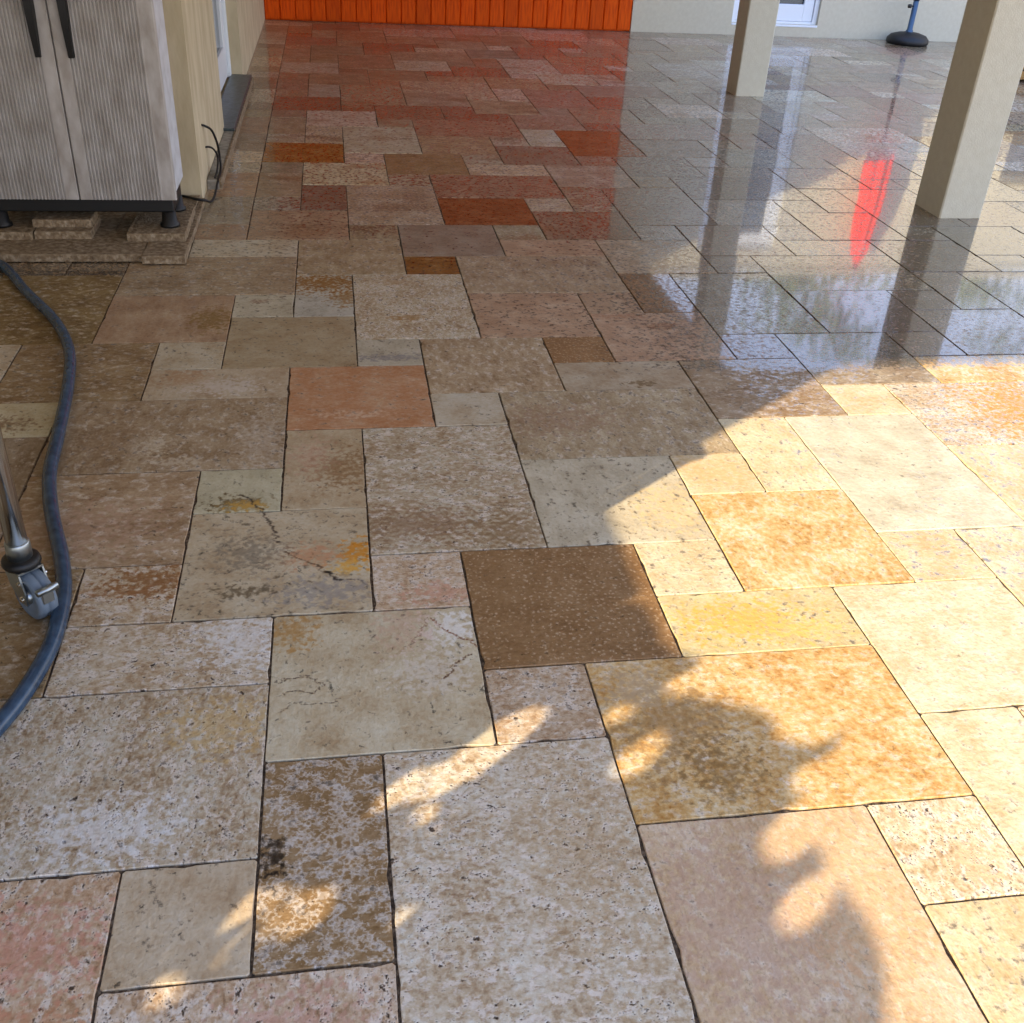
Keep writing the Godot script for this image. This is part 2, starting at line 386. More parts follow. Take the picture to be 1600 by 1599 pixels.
# the paving stones one can tell apart: kind, brightness r g b, then stain and painted shade marks [col, row, rx, ry, r, g, b, strength]
var STONES := {
	Vector2i(0, 0): ["orange", 0.97, 1.03, 1.06, [[0.9, 1.6, 0.5, 0.1, 215, 190, 165, 0.6]]],
	Vector2i(-1, -2): ["beige", 0.88, 0.84, 0.77, []],
	Vector2i(1, -4): ["pitted", 0.95, 0.93, 0.90, [[1.9, -1.9, 0.35, 0.15, 150, 105, 50, 0.6], [1.8, -3.6, 0.5, 0.2, 165, 130, 90, 0.5]]],
	Vector2i(0, -4): ["grey", 0.93, 0.93, 0.93, [[0.5, -3.6, 0.9, 0.55, 140, 92, 36, 0.95], [0.85, -2.9, 0.3, 0.5, 140, 92, 36, 0.7]]],
	Vector2i(-1, -3): ["grey", 0.95, 0.93, 0.88, [[-0.6, -2.7, 0.15, 0.1, 130, 95, 75, 0.6]]],
	Vector2i(1, -1): ["grey", 0.92, 0.90, 0.86, [[1.5, -0.3, 0.6, 0.14, 130, 124, 122, 0.7]]],
	Vector2i(2, -1): ["taupe", 1.03, 1.0, 0.97, []],
	Vector2i(3, -3): ["rose", 1.10, 1.08, 1.05, []],
	Vector2i(3, -5): ["taupe", 1.0, 0.97, 0.95, []],
	Vector2i(2, -5): ["ochre", 0.9, 0.85, 0.8, []],
	Vector2i(2, -7): ["rose", 0.92, 0.94, 0.95, []],
	Vector2i(0, -6): ["taupe", 1.0, 0.97, 0.92, []],
	Vector2i(5, -3): ["rose", 1.05, 1.04, 1.0, []],
	Vector2i(6, -4): ["brown", 1.0, 0.96, 0.92, []],
	Vector2i(5, -2): ["rose", 1.10, 1.07, 1.04, [[6.2, -1.4, 0.35, 0.12, 120, 78, 48, 0.85], [5.6, -1.85, 0.6, 0.1, 150, 104, 70, 0.6]]],
	Vector2i(4, -1): ["brown", 1.08, 1.04, 0.98, []],
	Vector2i(4, 0): ["beige", 0.9, 0.87, 0.84, [[5.2, 0.8, 0.22, 0.12, 110, 86, 52, 0.8]]],
	Vector2i(3, 1): ["taupe", 1.02, 1.02, 1.0, [[3.7, 1.9, 0.9, 0.5, 150, 118, 92, 0.6]]],
	Vector2i(3, 3): ["grey", 0.97, 0.95, 0.90, [[4.7, 4.3, 0.5, 0.6, 225, 190, 130, 0.5]]],
	Vector2i(2, 1): ["beige", 0.98, 0.98, 0.98, []],
	Vector2i(0, 2): ["beige", 0.96, 0.92, 0.86, [[0.75, 3.05, 0.42, 0.52, 140, 106, 68, 0.8], [0.35, 2.7, 0.3, 0.5, 192, 150, 125, 0.5]]],
	Vector2i(1, 2): ["pitted", 0.92, 0.90, 0.87, [[1.6, 4.4, 0.9, 0.4, 140, 110, 80, 0.75], [2.6, 4.6, 0.5, 0.4, 138, 112, 78, 0.7]]],
	Vector2i(-1, 3): ["grey", 0.95, 0.94, 0.86, [[-0.5, 3.82, 0.34, 0.2, 88, 68, 36, 0.8], [-0.42, 3.86, 0.26, 0.13, 205, 160, 78, 0.9]]],
	Vector2i(-1, 4): ["beige", 1.0, 0.98, 0.94, [[0.86, 4.95, 0.22, 0.3, 205, 130, 34, 0.9], [0.72, 5.2, 0.2, 0.16, 220, 170, 80, 0.8], [0.35, 4.95, 0.35, 0.25, 195, 140, 100, 0.7], [-0.3, 4.85, 0.4, 0.35, 120, 108, 90, 0.6], [0.5, 5.6, 0.6, 0.25, 140, 134, 130, 0.6], [-0.35, 5.55, 0.35, 0.1, 98, 82, 58, 0.75]]],
	Vector2i(-3, 1): ["taupe", 0.98, 0.95, 0.92, [[-1.75, 2.3, 0.3, 0.4, 205, 190, 165, 0.8], [-1.3, 2.75, 0.4, 0.12, 205, 190, 165, 0.7], [-2.3, 2.2, 0.5, 0.7, 132, 104, 74, 0.6], [-0.3, 2.2, 0.35, 0.9, 206, 195, 180, 0.45]]],
	Vector2i(-3, 3): ["taupe", 1.02, 0.97, 0.93, [[-2.2, 4.2, 0.9, 0.6, 188, 152, 128, 0.5]]],
	Vector2i(-2, 0): ["beige", 0.96, 0.93, 0.90, [[-1.5, 0.3, 0.4, 0.3, 165, 122, 82, 0.6], [-0.9, 0.6, 0.6, 0.3, 215, 205, 195, 0.6]]],
	Vector2i(-2, -1): ["beige", 0.98, 0.97, 0.95, []],
	Vector2i(-3, -3): ["rose", 1.05, 1.03, 0.98, [[-1.3, -1.9, 0.35, 0.5, 128, 98, 42, 0.7]]],
	Vector2i(-3, -5): ["taupe", 0.98, 0.95, 0.92, []],
	Vector2i(-4, -1): ["taupe", 0.9, 0.84, 0.74, []],
	Vector2i(-5, -2): ["taupe", 0.85, 0.78, 0.62, []],
	Vector2i(-5, -4): ["taupe", 0.82, 0.76, 0.6, []],
	Vector2i(-4, 5): ["taupe", 0.92, 0.86, 0.76, []],
	Vector2i(-2, 5): ["pitted", 0.97, 0.93, 0.89, [[-1.25, 5.3, 0.5, 0.3, 140, 95, 54, 0.85], [-1.6, 5.45, 0.4, 0.12, 150, 105, 66, 0.6]]],
	Vector2i(-2, 6): ["pitted", 0.98, 0.95, 0.92, [[-0.3, 6.3, 0.45, 0.5, 226, 222, 215, 0.8]]],
	Vector2i(1, 5): ["pitted", 1.0, 0.95, 0.92, [[1.7, 5.75, 0.4, 0.2, 200, 150, 122, 0.7]]],
	Vector2i(0, 6): ["beige", 1.02, 1.01, 0.97, [[1.75, 6.35, 0.34, 0.3, 226, 220, 208, 0.95], [1.3, 6.25, 0.3, 0.5, 198, 162, 136, 0.5], [1.5, 7.0, 0.4, 0.35, 214, 204, 186, 0.7], [0.2, 6.25, 0.25, 0.3, 176, 130, 70, 0.7]]],
	Vector2i(2, 5): ["brown", 1.06, 1.05, 1.02, []],
	Vector2i(2, 7): ["pitted", 0.95, 0.90, 0.87, []],
	Vector2i(5, 3): ["pale", 1.0, 0.95, 0.88, [[5.5, 3.5, 0.4, 0.35, 214, 170, 118, 0.6]]],
	Vector2i(4, 5): ["pale", 1.0, 0.98, 0.95, []],
	Vector2i(5, 4): ["golden", 1.0, 1.04, 1.10, []],
	Vector2i(4, 6): ["pale", 0.96, 0.93, 0.82, [[4.8, 6.5, 0.75, 0.35, 226, 170, 80, 0.85], [5.4, 6.7, 0.5, 0.2, 228, 184, 105, 0.6]]],
	Vector2i(3, 7): ["golden", 0.99, 0.99, 1.0, [[3.6, 7.9, 0.6, 0.7, 150, 118, 78, 0.6], [3.9, 8.5, 0.35, 0.4, 124, 94, 50, 0.5], [3.4, 7.4, 0.35, 0.3, 190, 165, 130, 0.7]]],  # brown marks partly repeat the leaf shadow, painted into the stone colour
	Vector2i(6, 6): ["pale", 1.0, 0.99, 0.97, []],
	Vector2i(7, 5): ["pale", 1.0, 0.95, 0.88, []],
	Vector2i(7, 2): ["grey", 1.02, 1.02, 0.99, []],
	Vector2i(6, 2): ["pale", 1.02, 1.0, 0.96, []],
	Vector2i(9, 1): ["pitted", 1.04, 1.03, 1.02, [[10.9, 2.0, 1.0, 1.2, 214, 142, 56, 1.0]]],
	Vector2i(1, -10): ["pitted", 0.9, 0.86, 0.82, [[2.0, -8.2, 0.9, 0.3, 120, 92, 66, 0.7], [2.5, -9.0, 0.3, 0.6, 120, 92, 66, 0.6]]],
	Vector2i(4, -6): ["rose", 1.08, 1.06, 1.02, []],
	Vector2i(3, -11): ["rose", 1.0, 0.98, 0.95, []],
	Vector2i(7, -16): ["rust", 1.0, 0.96, 0.92, []],
	Vector2i(8, -19): ["taupe", 1.0, 0.97, 0.95, []],
	Vector2i(9, 3): ["pale", 1.0, 0.97, 0.92, []],
	Vector2i(8, 5): ["pale", 1.0, 0.98, 0.95, []],
	Vector2i(8, 7): ["pale", 1.0, 0.98, 0.95, []],
	Vector2i(7, 8): ["pitted", 1.02, 1.0, 0.96, []],
	Vector2i(8, 1): ["pale", 1.0, 0.97, 0.92, []],
	Vector2i(8, -1): ["taupe", 0.92, 0.92, 0.92, []],
	Vector2i(10, 0): ["golden", 1.0, 1.03, 1.08, []],
	Vector2i(6, 8): ["pale", 1.0, 0.98, 0.94, []],
	Vector2i(5, 9): ["pitted", 1.05, 1.03, 0.98, [[5.6, 9.7, 0.2, 0.2, 214, 180, 140, 0.9]]],
	Vector2i(3, 9): ["pale", 0.97, 0.89, 0.84, [[3.6, 10.0, 0.8, 0.9, 186, 152, 128, 0.6], [4.5, 9.8, 0.5, 0.9, 214, 170, 120, 0.5]]],
	Vector2i(5, 10): ["pale", 0.98, 0.94, 0.86, []],
	Vector2i(1, 8): ["pitted", 1.02, 1.02, 1.03, [[2.5, 9.2, 0.5, 1.2, 178, 150, 112, 0.5]]],
	Vector2i(0, 8): ["shell", 1.0, 1.0, 1.0, [[0.1, 9.0, 0.13, 0.2, 40, 30, 20, 0.9]]],
	Vector2i(-3, 7): ["pitted", 0.96, 0.95, 0.94, [[-0.4, 7.5, 0.5, 0.4, 196, 160, 100, 0.6], [-1.2, 8.6, 0.6, 0.35, 226, 224, 220, 0.7]]],
	Vector2i(-1, 9): ["beige", 1.0, 0.97, 0.94, []],
	Vector2i(-3, 9): ["pitted", 0.98, 0.90, 0.85, [[-1.7, 9.6, 0.7, 0.4, 200, 140, 118, 0.6], [-1.5, 10.3, 0.5, 0.3, 192, 134, 100, 0.6]]],
	Vector2i(-1, 10): ["pitted", 1.0, 0.95, 0.93, [[0.3, 10.4, 0.5, 0.3, 196, 150, 130, 0.6]]],
	Vector2i(3, -9): ["rust", 0.95, 0.92, 0.88, []],
	Vector2i(6, 0): ["taupe", 0.92, 0.88, 0.84, []],
	Vector2i(7, -4): ["taupe", 0.85, 0.86, 0.88, []],
	Vector2i(2, -13): ["taupe", 0.92, 0.84, 0.7, []],
}

var CRACKS := {
	Vector2i(-1, 3): [[[Vector2(-0.51, 3.635), Vector2(-0.369, 3.747), Vector2(-0.208, 4.014)], 0.02, 46, 38, 34]],
	Vector2i(-1, 4): [[[Vector2(-0.23, 3.98), Vector2(-0.16, 4.15), Vector2(-0.085, 4.363), Vector2(-0.023, 4.668)], 0.022, 56, 44, 34], [[Vector2(0.039, 4.849), Vector2(0.145, 4.957), Vector2(0.388, 5.098), Vector2(0.491, 5.285)], 0.02, 96, 70, 48], [[Vector2(0.491, 5.285), Vector2(0.55, 5.30), Vector2(0.626, 5.413), Vector2(0.67, 5.42)], 0.035, 34, 28, 24], [[Vector2(0.67, 5.42), Vector2(0.85, 5.46), Vector2(0.97, 5.60)], 0.015, 96, 88, 80]],
	Vector2i(0, 6): [[[Vector2(0.10, 7.032), Vector2(0.138, 6.929), Vector2(0.215, 6.954), Vector2(0.285, 6.943), Vector2(0.404, 6.99), Vector2(0.492, 7.07)], 0.012, 84, 68, 54], [[Vector2(0.10, 7.189), Vector2(0.173, 7.144), Vector2(0.289, 7.138), Vector2(0.377, 7.19), Vector2(0.492, 7.088)], 0.011, 88, 74, 58], [[Vector2(0.106, 7.375), Vector2(0.235, 7.304), Vector2(0.349, 7.298), Vector2(0.579, 7.321), Vector2(0.637, 7.258)], 0.010, 104, 90, 74], [[Vector2(1.563, 6.189), Vector2(1.727, 6.379), Vector2(1.871, 6.543), Vector2(1.99, 6.655)], 0.016, 128, 84, 58], [[Vector2(1.328, 6.592), Vector2(1.436, 6.403), Vector2(1.538, 6.186)], 0.011, 136, 98, 72], [[Vector2(1.596, 7.087), Vector2(1.771, 6.873), Vector2(1.911, 6.743)], 0.014, 92, 66, 48]],
}

# name, first column, first row, columns, rows, pixels per module
var SHEETS := [["near", -3, 5, 12, 8, 170], ["mid", -6, -4, 22, 12, 93], ["far", -3, -37, 35, 36, 56]]
var N := {}
var tiles := []
var results := []
var stone_mats := []


func bytes(n: FastNoiseLite, w := 1024, h := 1024) -> PackedByteArray:
	var im := n.get_seamless_image(w, h, false, false, 0.12, true)
	if w != 1024 or h != 1024:
		im.resize(1024, 1024, Image.INTERPOLATE_CUBIC)
	im.convert(Image.FORMAT_L8)
	return im.get_data()


func make_noises() -> void:
	var S := FastNoiseLite.TYPE_SIMPLEX_SMOOTH
	N.cloud = bytes(fnl(S, 0.007, 4, 1, 60.0))
	var mo := fnl(S, 0.05, 6, 2, 9.0)
	mo.fractal_gain = 0.62
	N.mottle = bytes(mo)
	N.grain = bytes(fnl(S, 0.16, 3, 3))
	var sk := fnl(S, 0.03, 6, 4, 10.0)
	sk.fractal_gain = 0.62
	N.streak = bytes(sk, 256, 1024)
	N.fiber = bytes(fnl(S, 0.12, 3, 14, 8.0), 170, 1024)
	var cl := fnl(FastNoiseLite.TYPE_CELLULAR, 0.055, 1, 16, 12.0)
	cl.cellular_return_type = FastNoiseLite.RETURN_DISTANCE
	N.hole = bytes(cl, 620, 1024)
	var ct := fnl(S, 0.034, 6, 5, 18.0)
	ct.fractal_gain = 0.6
	N.crust = bytes(ct, 700, 1024)
	var sp := fnl(S, 0.10, 4, 9, 6.0)
	sp.fractal_gain = 0.6
	N.speck = bytes(sp, 640, 1024)
	var c := fnl(FastNoiseLite.TYPE_CELLULAR, 0.19, 1, 6, 5.0)
	c.cellular_return_type = FastNoiseLite.RETURN_DISTANCE
	c.cellular_jitter = 1.0
	N.pit = bytes(c, 840, 1024)
	var c2 := fnl(FastNoiseLite.TYPE_CELLULAR, 0.08, 1, 8, 9.0)
	c2.cellular_return_type = FastNoiseLite.RETURN_DISTANCE
	N.cell = bytes(c2)
	var v := fnl(S, 0.009, 4, 7, 40.0)
	v.fractal_type = FastNoiseLite.FRACTAL_RIDGED
	N.vein = bytes(v)


func wetness_sun_edged(x: float, z: float) -> float:
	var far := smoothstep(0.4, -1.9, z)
	var right := smoothstep(0.75, 1.7, x + 0.12 * minf(z + 1.0, 0.0)) * lerpf(0.10, 1.0, smoothstep(0.12, 0.05, z)) * smoothstep(1.9, 0.8, z)  # water film stops along the sun patch edge, leaving shaded stone darker
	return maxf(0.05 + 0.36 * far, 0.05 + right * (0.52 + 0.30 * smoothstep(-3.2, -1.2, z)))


func build_floor() -> void:
	# list the stones: the 6 x 6 pattern, cut along the border course by the left wall
	for br in range(-7, 4):
		for bc in range(-2, 7):
			for p in PATTERN:
				var c: int = p[0] + bc * 6
				var r: int = p[1] + br * 6
				var c1: int = c + p[2]
				var r1: int = r + p[3]
				if r1 <= -37 or r >= 20 or c >= 40 or c1 <= -9: continue
				var r0: int = max(r, -37)
				if r0 < -6:
					if c1 <= -2: continue
					if c < -1 and c1 > -1:
						tiles.append([max(c, -2), r0, -1, r1, Vector2i(c - 50, r)])
						tiles.append([-1, r0, c1, r1, Vector2i(c, r)])
						continue
					tiles.append([max(c, -2), r0, c1, r1, Vector2i(c, r)])
				else:
					tiles.append([max(c, -9), r0, c1, r1, Vector2i(c, r)])
	make_noises()
	results.resize(tiles.size())
	var sheet_images := []
	for s in SHEETS:
		var w: int = s[3] * s[5]
		var h: int = s[4] * s[5]
		sheet_images.append([Image.create_empty(w, h, false, Image.FORMAT_RGB8), Image.create_empty(w, h, false, Image.FORMAT_RG8), Image.create_empty(w, h, false, Image.FORMAT_L8)])
		sheet_images[-1][0].fill(Color8(178, 158, 134))
		sheet_images[-1][1].fill(Color8(150, 120, 0))
		sheet_images[-1][2].fill(Color8(150, 150, 150))
	for i in tiles.size():
		var t: Array = tiles[i]
		var k := 0 if t[1] >= 5 else (1 if t[1] >= -4 else 2)
		t.append(k)
		var s: Array = SHEETS[k]
		t.append(t[2] > s[1] and t[0] < s[1] + s[3] and t[3] > s[2] and t[1] < s[2] + s[4])
	var job := WorkerThreadPool.add_group_task(paint_stone, tiles.size(), -1, true)
	WorkerThreadPool.wait_for_group_task_completion(job)
	for i in tiles.size():
		var t: Array = tiles[i]
		if results[i] == null: continue
		var s: Array = SHEETS[t[5]]
		var at := Vector2i((t[0] - s[1]) * s[5], (t[1] - s[2]) * s[5])
		for q in 3:
			var im: Image = results[i][q]
			sheet_images[t[5]][q].blit_rect(im, Rect2i(Vector2i.ZERO, im.get_size()), at)
	results.clear()
	for k in 3:
		var m := StandardMaterial3D.new()
		m.resource_name = "travertine_" + SHEETS[k][0]
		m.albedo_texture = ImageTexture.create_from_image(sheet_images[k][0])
		var hr := ImageTexture.create_from_image(sheet_images[k][1])
		m.heightmap_enabled = true
		m.heightmap_texture = hr
		m.heightmap_scale = 0.40
		m.metallic_specular = 0.32
		m.roughness = 1.0
		m.roughness_texture = hr
		m.roughness_texture_channel = BaseMaterial3D.TEXTURE_CHANNEL_GREEN
		m.clearcoat_enabled = true
		m.clearcoat = 1.0
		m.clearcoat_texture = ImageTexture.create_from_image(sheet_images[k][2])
		m.clearcoat_roughness = 0.05
		stone_mats.append(m)
	# geometry: the 300 that show largest are parts, the rest one piece
	var root := thing("patio_floor", "wet travertine paving of mixed rectangular stones", "", Vector3.ZERO, "", "structure")
	var basis := Basis.from_euler(CAM_ROT * PI / 180.0)
	var order := []
	for i in tiles.size():
		var t: Array = tiles[i]
		var lo := Vector2(1e9, 1e9)
		var hi := Vector2(-1e9, -1e9)
		var ok := true
		for cc in [t[0], t[2]]:
			for rr in [t[1], t[3]]:
				var v: Vector3 = (Vector3(cc * U, 0, rr * U) - CAM_POS) * basis
				if v.z > -0.2:
					ok = false
					continue
				var p := Vector2(v.x, v.y) / -v.z / tan(deg_to_rad(CAM_FOV / 2))
				lo = lo.min(p)
				hi = hi.max(p)
		var area := 0.0
		if ok:
			var a := lo.clamp(Vector2(-1, -1), Vector2(1, 1))
			var b := hi.clamp(Vector2(-1, -1), Vector2(1, 1))
			area = (b.x - a.x) * (b.y - a.y)
		order.append([area, i])
	order.sort_custom(func(a, b): return a[0] > b[0] or (a[0] == b[0] and a[1] < b[1]))
	var rest := [begin(), begin(), begin()]
	for n in order.size():
		var t: Array = tiles[order[n][1]]
		var mid := Vector3((t[0] + t[2]) * 0.5 * U, 0, (t[1] + t[3]) * 0.5 * U)
		if n < 300 and order[n][0] > 0.0:
			var st := begin()
			stone(st, t, mid, 0.03 if n < 90 else 0.12)
			part("tile", st, stone_mats[t[5]], root).position = mid
		else:
			stone(rest[t[5]], t, Vector3.ZERO, 0.6)
	var am: ArrayMesh = rest[0].commit()
	rest[1].commit(am)
	rest[2].commit(am)
	var far_rest := MeshInstance3D.new()
	far_rest.name = "outlying_paving"
	far_rest.mesh = am
	for k in am.get_surface_count(): am.surface_set_material(k, stone_mats[k])
	far_rest.set_meta("kind", "stuff")
	root.add_child(far_rest)
	var bed := begin()
	quad(bed, Vector3(-2.0, -0.0042, 4.2), Vector3(8.2, -0.0042, 4.2), Vector3(8.2, -0.0042, BACK_Z - 0.1), Vector3(-2.0, -0.0042, BACK_Z - 0.1))
	part("mortar_bed", done(bed), mats.mortar, root)


# one paving stone with worn, slightly uneven arrises; origin = where its node stands
func stone(st: SurfaceTool, t: Array, origin: Vector3, cell: float) -> void:
	var rg := RandomNumberGenerator.new()
	rg.seed = hash(Vector4i(t[0], t[1], t[2], t[3])) + 99
	var gap := 0.0014
	var x0: float = t[0] * U + gap * rg.randf_range(0.7, 1.7)
	var x1: float = t[2] * U - gap * rg.randf_range(0.7, 1.7)
	var z0: float = t[1] * U + gap * rg.randf_range(0.7, 1.7)
	var z1: float = t[3] * U - gap * rg.randf_range(0.7, 1.7)
	if t[1] < -6 and t[0] == -2: x0 = WALL_X + 0.001
	z0 = maxf(z0, BACK_Z + 0.004)
	if t[3] < -6 and t[0] < -2: return
	var lean := 0.0020 if t[1] >= -2 else 0.0042
	var tx := rg.randf_range(-lean, lean)
	var tz := rg.randf_range(-lean, lean)
	var lift := rg.randf_range(-0.0005, 0.0005)
	var cx := (x0 + x1) * 0.5
	var cz := (z0 + z1) * 0.5
	var s: Array = SHEETS[t[5]]
	var ring := []
	var rough := 0.0011 if cell < 0.3 else 0.0
	var round := rg.randf_range(0.002, 0.005)
	var corners := [Vector2(x0, z0), Vector2(x0, z1), Vector2(x1, z1), Vector2(x1, z0)]
	for k in 4:
		var a: Vector2 = corners[k]
		var b: Vector2 = corners[(k + 1) % 4]
		var d := (b - a).normalized()
		var inw := Vector2(d.y, -d.x)
		if inw.dot(Vector2(cx, cz) - a) < 0: inw = -inw
		var n: int = max(1, int(ceil(a.distance_to(b) / cell)))
		ring.append(a + d * round)
		for i in range(1, n):
			var chip := 0.0
			if rough > 0 and rg.randf() < 0.08: chip = rg.randf_range(0.001, 0.0045)
			ring.append(a.lerp(b, (i + rg.randf_range(-0.3, 0.3)) / n) + inw * (rg.randf() * rough + chip))
		ring.append(b - d * round)
	var cnt := ring.size()
	var ch := 0.0013
	var up := Vector3(-tx, 1, -tz).normalized()
	var Y := func(p: Vector2) -> float: return lift + tx * (p.x - cx) + tz * (p.y - cz)
	var put := func(p: Vector2, dy: float, nrm: Vector3) -> void:
		st.set_normal(nrm)
		st.set_uv(Vector2((p.x / U - s[1]) / s[3], (p.y / U - s[2]) / s[4]))
		st.add_vertex(Vector3(p.x, Y.call(p) + dy, p.y) - origin)
	var mid := Vector2(cx, cz)
	for i in cnt:
		var p: Vector2 = ring[i]
		var q: Vector2 = ring[(i + 1) % cnt]
		var pi: Vector2 = p + (mid - p).normalized() * ch
		var qi: Vector2 = q + (mid - q).normalized() * ch
		put.call(mid, 0.0, up)
		put.call(qi, 0.0, up)
		put.call(pi, 0.0, up)
		var o2 := (q - p).orthogonal().normalized()
		if o2.dot(p - mid) < 0: o2 = -o2
		var sl := Vector3(o2.x, 1.0, o2.y).normalized()
		put.call(pi, 0.0, sl)
		put.call(qi, 0.0, sl)
		put.call(q, -ch, sl)
		put.call(pi, 0.0, sl)
		put.call(q, -ch, sl)
		put.call(p, -ch, sl)
		var sd := Vector3(o2.x, 0, o2.y)
		put.call(p, -ch, sd)
		put.call(q, -ch, sd)
		put.call(q, -0.013, sd)
		put.call(p, -ch, sd)
		put.call(q, -0.013, sd)
		put.call(p, -0.013, sd)


# colour, relief + roughness, and water film of one stone
func paint_stone(i: int) -> void:
	var t: Array = tiles[i]
	if not t[6]: return
	var S: int = SHEETS[t[5]][5]
	var w: int = (t[2] - t[0]) * S
	var h: int = (t[3] - t[1]) * S
	var key: Vector2i = t[4]
	var rg := RandomNumberGenerator.new()
	rg.seed = hash(key) + 5
	var kind := ""
	var tint := [1.0, 1.0, 1.0]
	var stains_and_shade := []
	if STONES.has(key):
		var sd: Array = STONES[key]
		kind = sd[0]
		tint = [sd[1], sd[2], sd[3]]
		stains_and_shade = sd[4]
	else:
		var pick := rg.randf()
		var list := [["taupe", 0.38], ["beige", 0.60], ["rose", 0.82], ["pitted", 0.985], ["ochre", 1.01]]
		for l in list:
			if pick < l[1]:
				kind = l[0]
				break
		var b := rg.randf_range(0.88, 1.06)
		tint = [b * rg.randf_range(0.98, 1.03), b, b * rg.randf_range(0.94, 1.02)]
		if rg.randf() < 0.4:
			for q in rg.randi_range(1, 3):
				var dk := rg.randf_range(0.6, 1.0)
				stains_and_shade.append([rg.randf_range(t[0], t[2]), rg.randf_range(t[1], t[3]), rg.randf_range(0.2, 0.7), rg.randf_range(0.1, 0.35), int(150 * dk), int(108 * dk), int(70 * dk), rg.randf_range(0.3, 0.7)])
	var K: Array = KINDS[kind]
	var wa: int = K[1]
	var wb: int = K[2]
	var ws: int = K[3]
	var wg: int = K[4]
	var con: float = K[5]
	var pits: int = K[6]
	var crust: int = K[7]
	var fleck: int = K[8]
	var vein: int = K[9]
	var shell := kind == "shell"
	var lr := PackedInt32Array()
	var lg := PackedInt32Array()
	var lb := PackedInt32Array()
	for v in 256:
		var x := clampf((v - 128) / 128.0 * con * 1.5 * 0.5 + 0.5, 0, 1) * 4.0
		var a: int = min(int(x), 3)
		var f := x - a
		lr.append(int(lerpf(K[0][a * 3], K[0][a * 3 + 3], f) * tint[0] * 0.975))
		lg.append(int(lerpf(K[0][a * 3 + 1], K[0][a * 3 + 4], f) * tint[1]))
		lb.append(int(lerpf(K[0][a * 3 + 2], K[0][a * 3 + 5], f) * tint[2]))
	var cloud: PackedByteArray = N.cloud
	var mott: PackedByteArray = N.mottle
	var grain: PackedByteArray = N.grain
	var streak: PackedByteArray = N.streak
	var crst: PackedByteArray = N.crust
	var pitn: PackedByteArray = N.pit
	var cell: PackedByteArray = N.cell
	var veinn: PackedByteArray = N.vein
	var spk: PackedByteArray = N.speck
	var fib: PackedByteArray = N.fiber
	var hole: PackedByteArray = N.hole
	var step := 200.0 / S
	var turn: bool = rg.randf() < 0.3
	var ox := rg.randi_range(0, 1023)
	var oy := rg.randi_range(0, 1023)
	var px := rg.randi_range(0, 1023)
	var py := rg.randi_range(0, 1023)
	var xi := PackedInt32Array()
	var xj := PackedInt32Array()
	for a in w:
		var q := int(a * step)
		xi.append(((ox + q) & 1023) << (10 if turn else 0))
		xj.append(((px + q) & 1023) << (10 if turn else 0))
	var rgb := PackedByteArray()
	rgb.resize(w * h * 3)
	var hr := PackedByteArray()
	hr.resize(w * h * 2)
	var coat := PackedByteArray()
	coat.resize(w * h)
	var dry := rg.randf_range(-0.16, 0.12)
	var o := 0
	for j in h:
		var q := int(j * step)
		var yi := ((oy + q) & 1023) << (0 if turn else 10)
		var yj := ((py + q) & 1023) << (0 if turn else 10)
		var f := float(j) / h
		var zz: float = lerpf(t[1], t[3], f) * U
		var wl := wetness_sun_edged(t[0] * U, zz) + dry
		var wr := wetness_sun_edged(t[2] * U, zz) + dry
		for a in w:
			var k := yi | xi[a]
			var k2 := yj | xj[a]
			var m := mott[k2]
			var g := (grain[k] + fib[k2]) >> 1
			var sk := streak[k2]
			var v := (cloud[k] * wa + m * wb + sk * ws + g * wg) >> 8
			var r := lr[v]
			var gg := lg[v]
			var b := lb[v]
			var hgt := 150 + ((m - 128) >> 2) + ((g - 128) >> 3)
			var ro := 140
			var cr := crst[k]
			if crust > 0 and cr > 138:
				var e: int = min((cr - 138) * crust >> 4, 200)
				r += (224 - r) * e >> 8
				gg += (212 - gg) * e >> 8
				b += (196 - b) * e >> 8
				hgt -= e >> 4
				ro += e >> 3
			var sp := spk[k]
			if sp > 150:
				var e0: int = min((sp - 150) * (40 + crust) >> 6, 120)
				r += (128 - r) * e0 >> 8
				gg += (96 - gg) * e0 >> 8
				b += (66 - b) * e0 >> 8
				hgt -= e0 >> 3
			elif sp < 96:
				var e9: int = min((96 - sp) * (30 + crust) >> 6, 90)
				r += (232 - r) * e9 >> 8
				gg += (226 - gg) * e9 >> 8
				b += (218 - b) * e9 >> 8
			if vein > 0:
				var vv := veinn[k2]
				if vv > 222:
					var e2: int = min((vv - 222) * vein >> 3, 130)
					r -= r * e2 >> 8
					gg -= gg * e2 >> 8
					b -= b * e2 >> 8
			if fleck > 0:
				var fl := cell[k]
				if fl < 66 and m > 104:
					var e3: int = (66 - fl) * fleck >> 5
					if e3 > 150: e3 = 150
					r += (206 - r) * e3 >> 8
					gg += (184 - gg) * e3 >> 8
					b += (156 - b) * e3 >> 8
			if shell:
				var d := cell[k]
				if cr > 104:
					var d2 := absi(d - 92)
					if d2 < 40:
						var e4 := (40 - d2) * 4
						r += (222 - r) * e4 >> 8
						gg += (216 - gg) * e4 >> 8
						b += (208 - b) * e4 >> 8
						hgt += e4 >> 4
				if cr > 150:
					r += (214 - r) * 120 >> 8
					gg += (208 - gg) * 120 >> 8
					b += (202 - b) * 120 >> 8
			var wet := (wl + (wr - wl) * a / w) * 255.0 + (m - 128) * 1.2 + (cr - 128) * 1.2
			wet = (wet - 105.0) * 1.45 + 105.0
			var gate: int = clampi(cr + m + sk - 322, 0, 190)
			var th: int = pits * gate >> 8
			var p := pitn[k2]
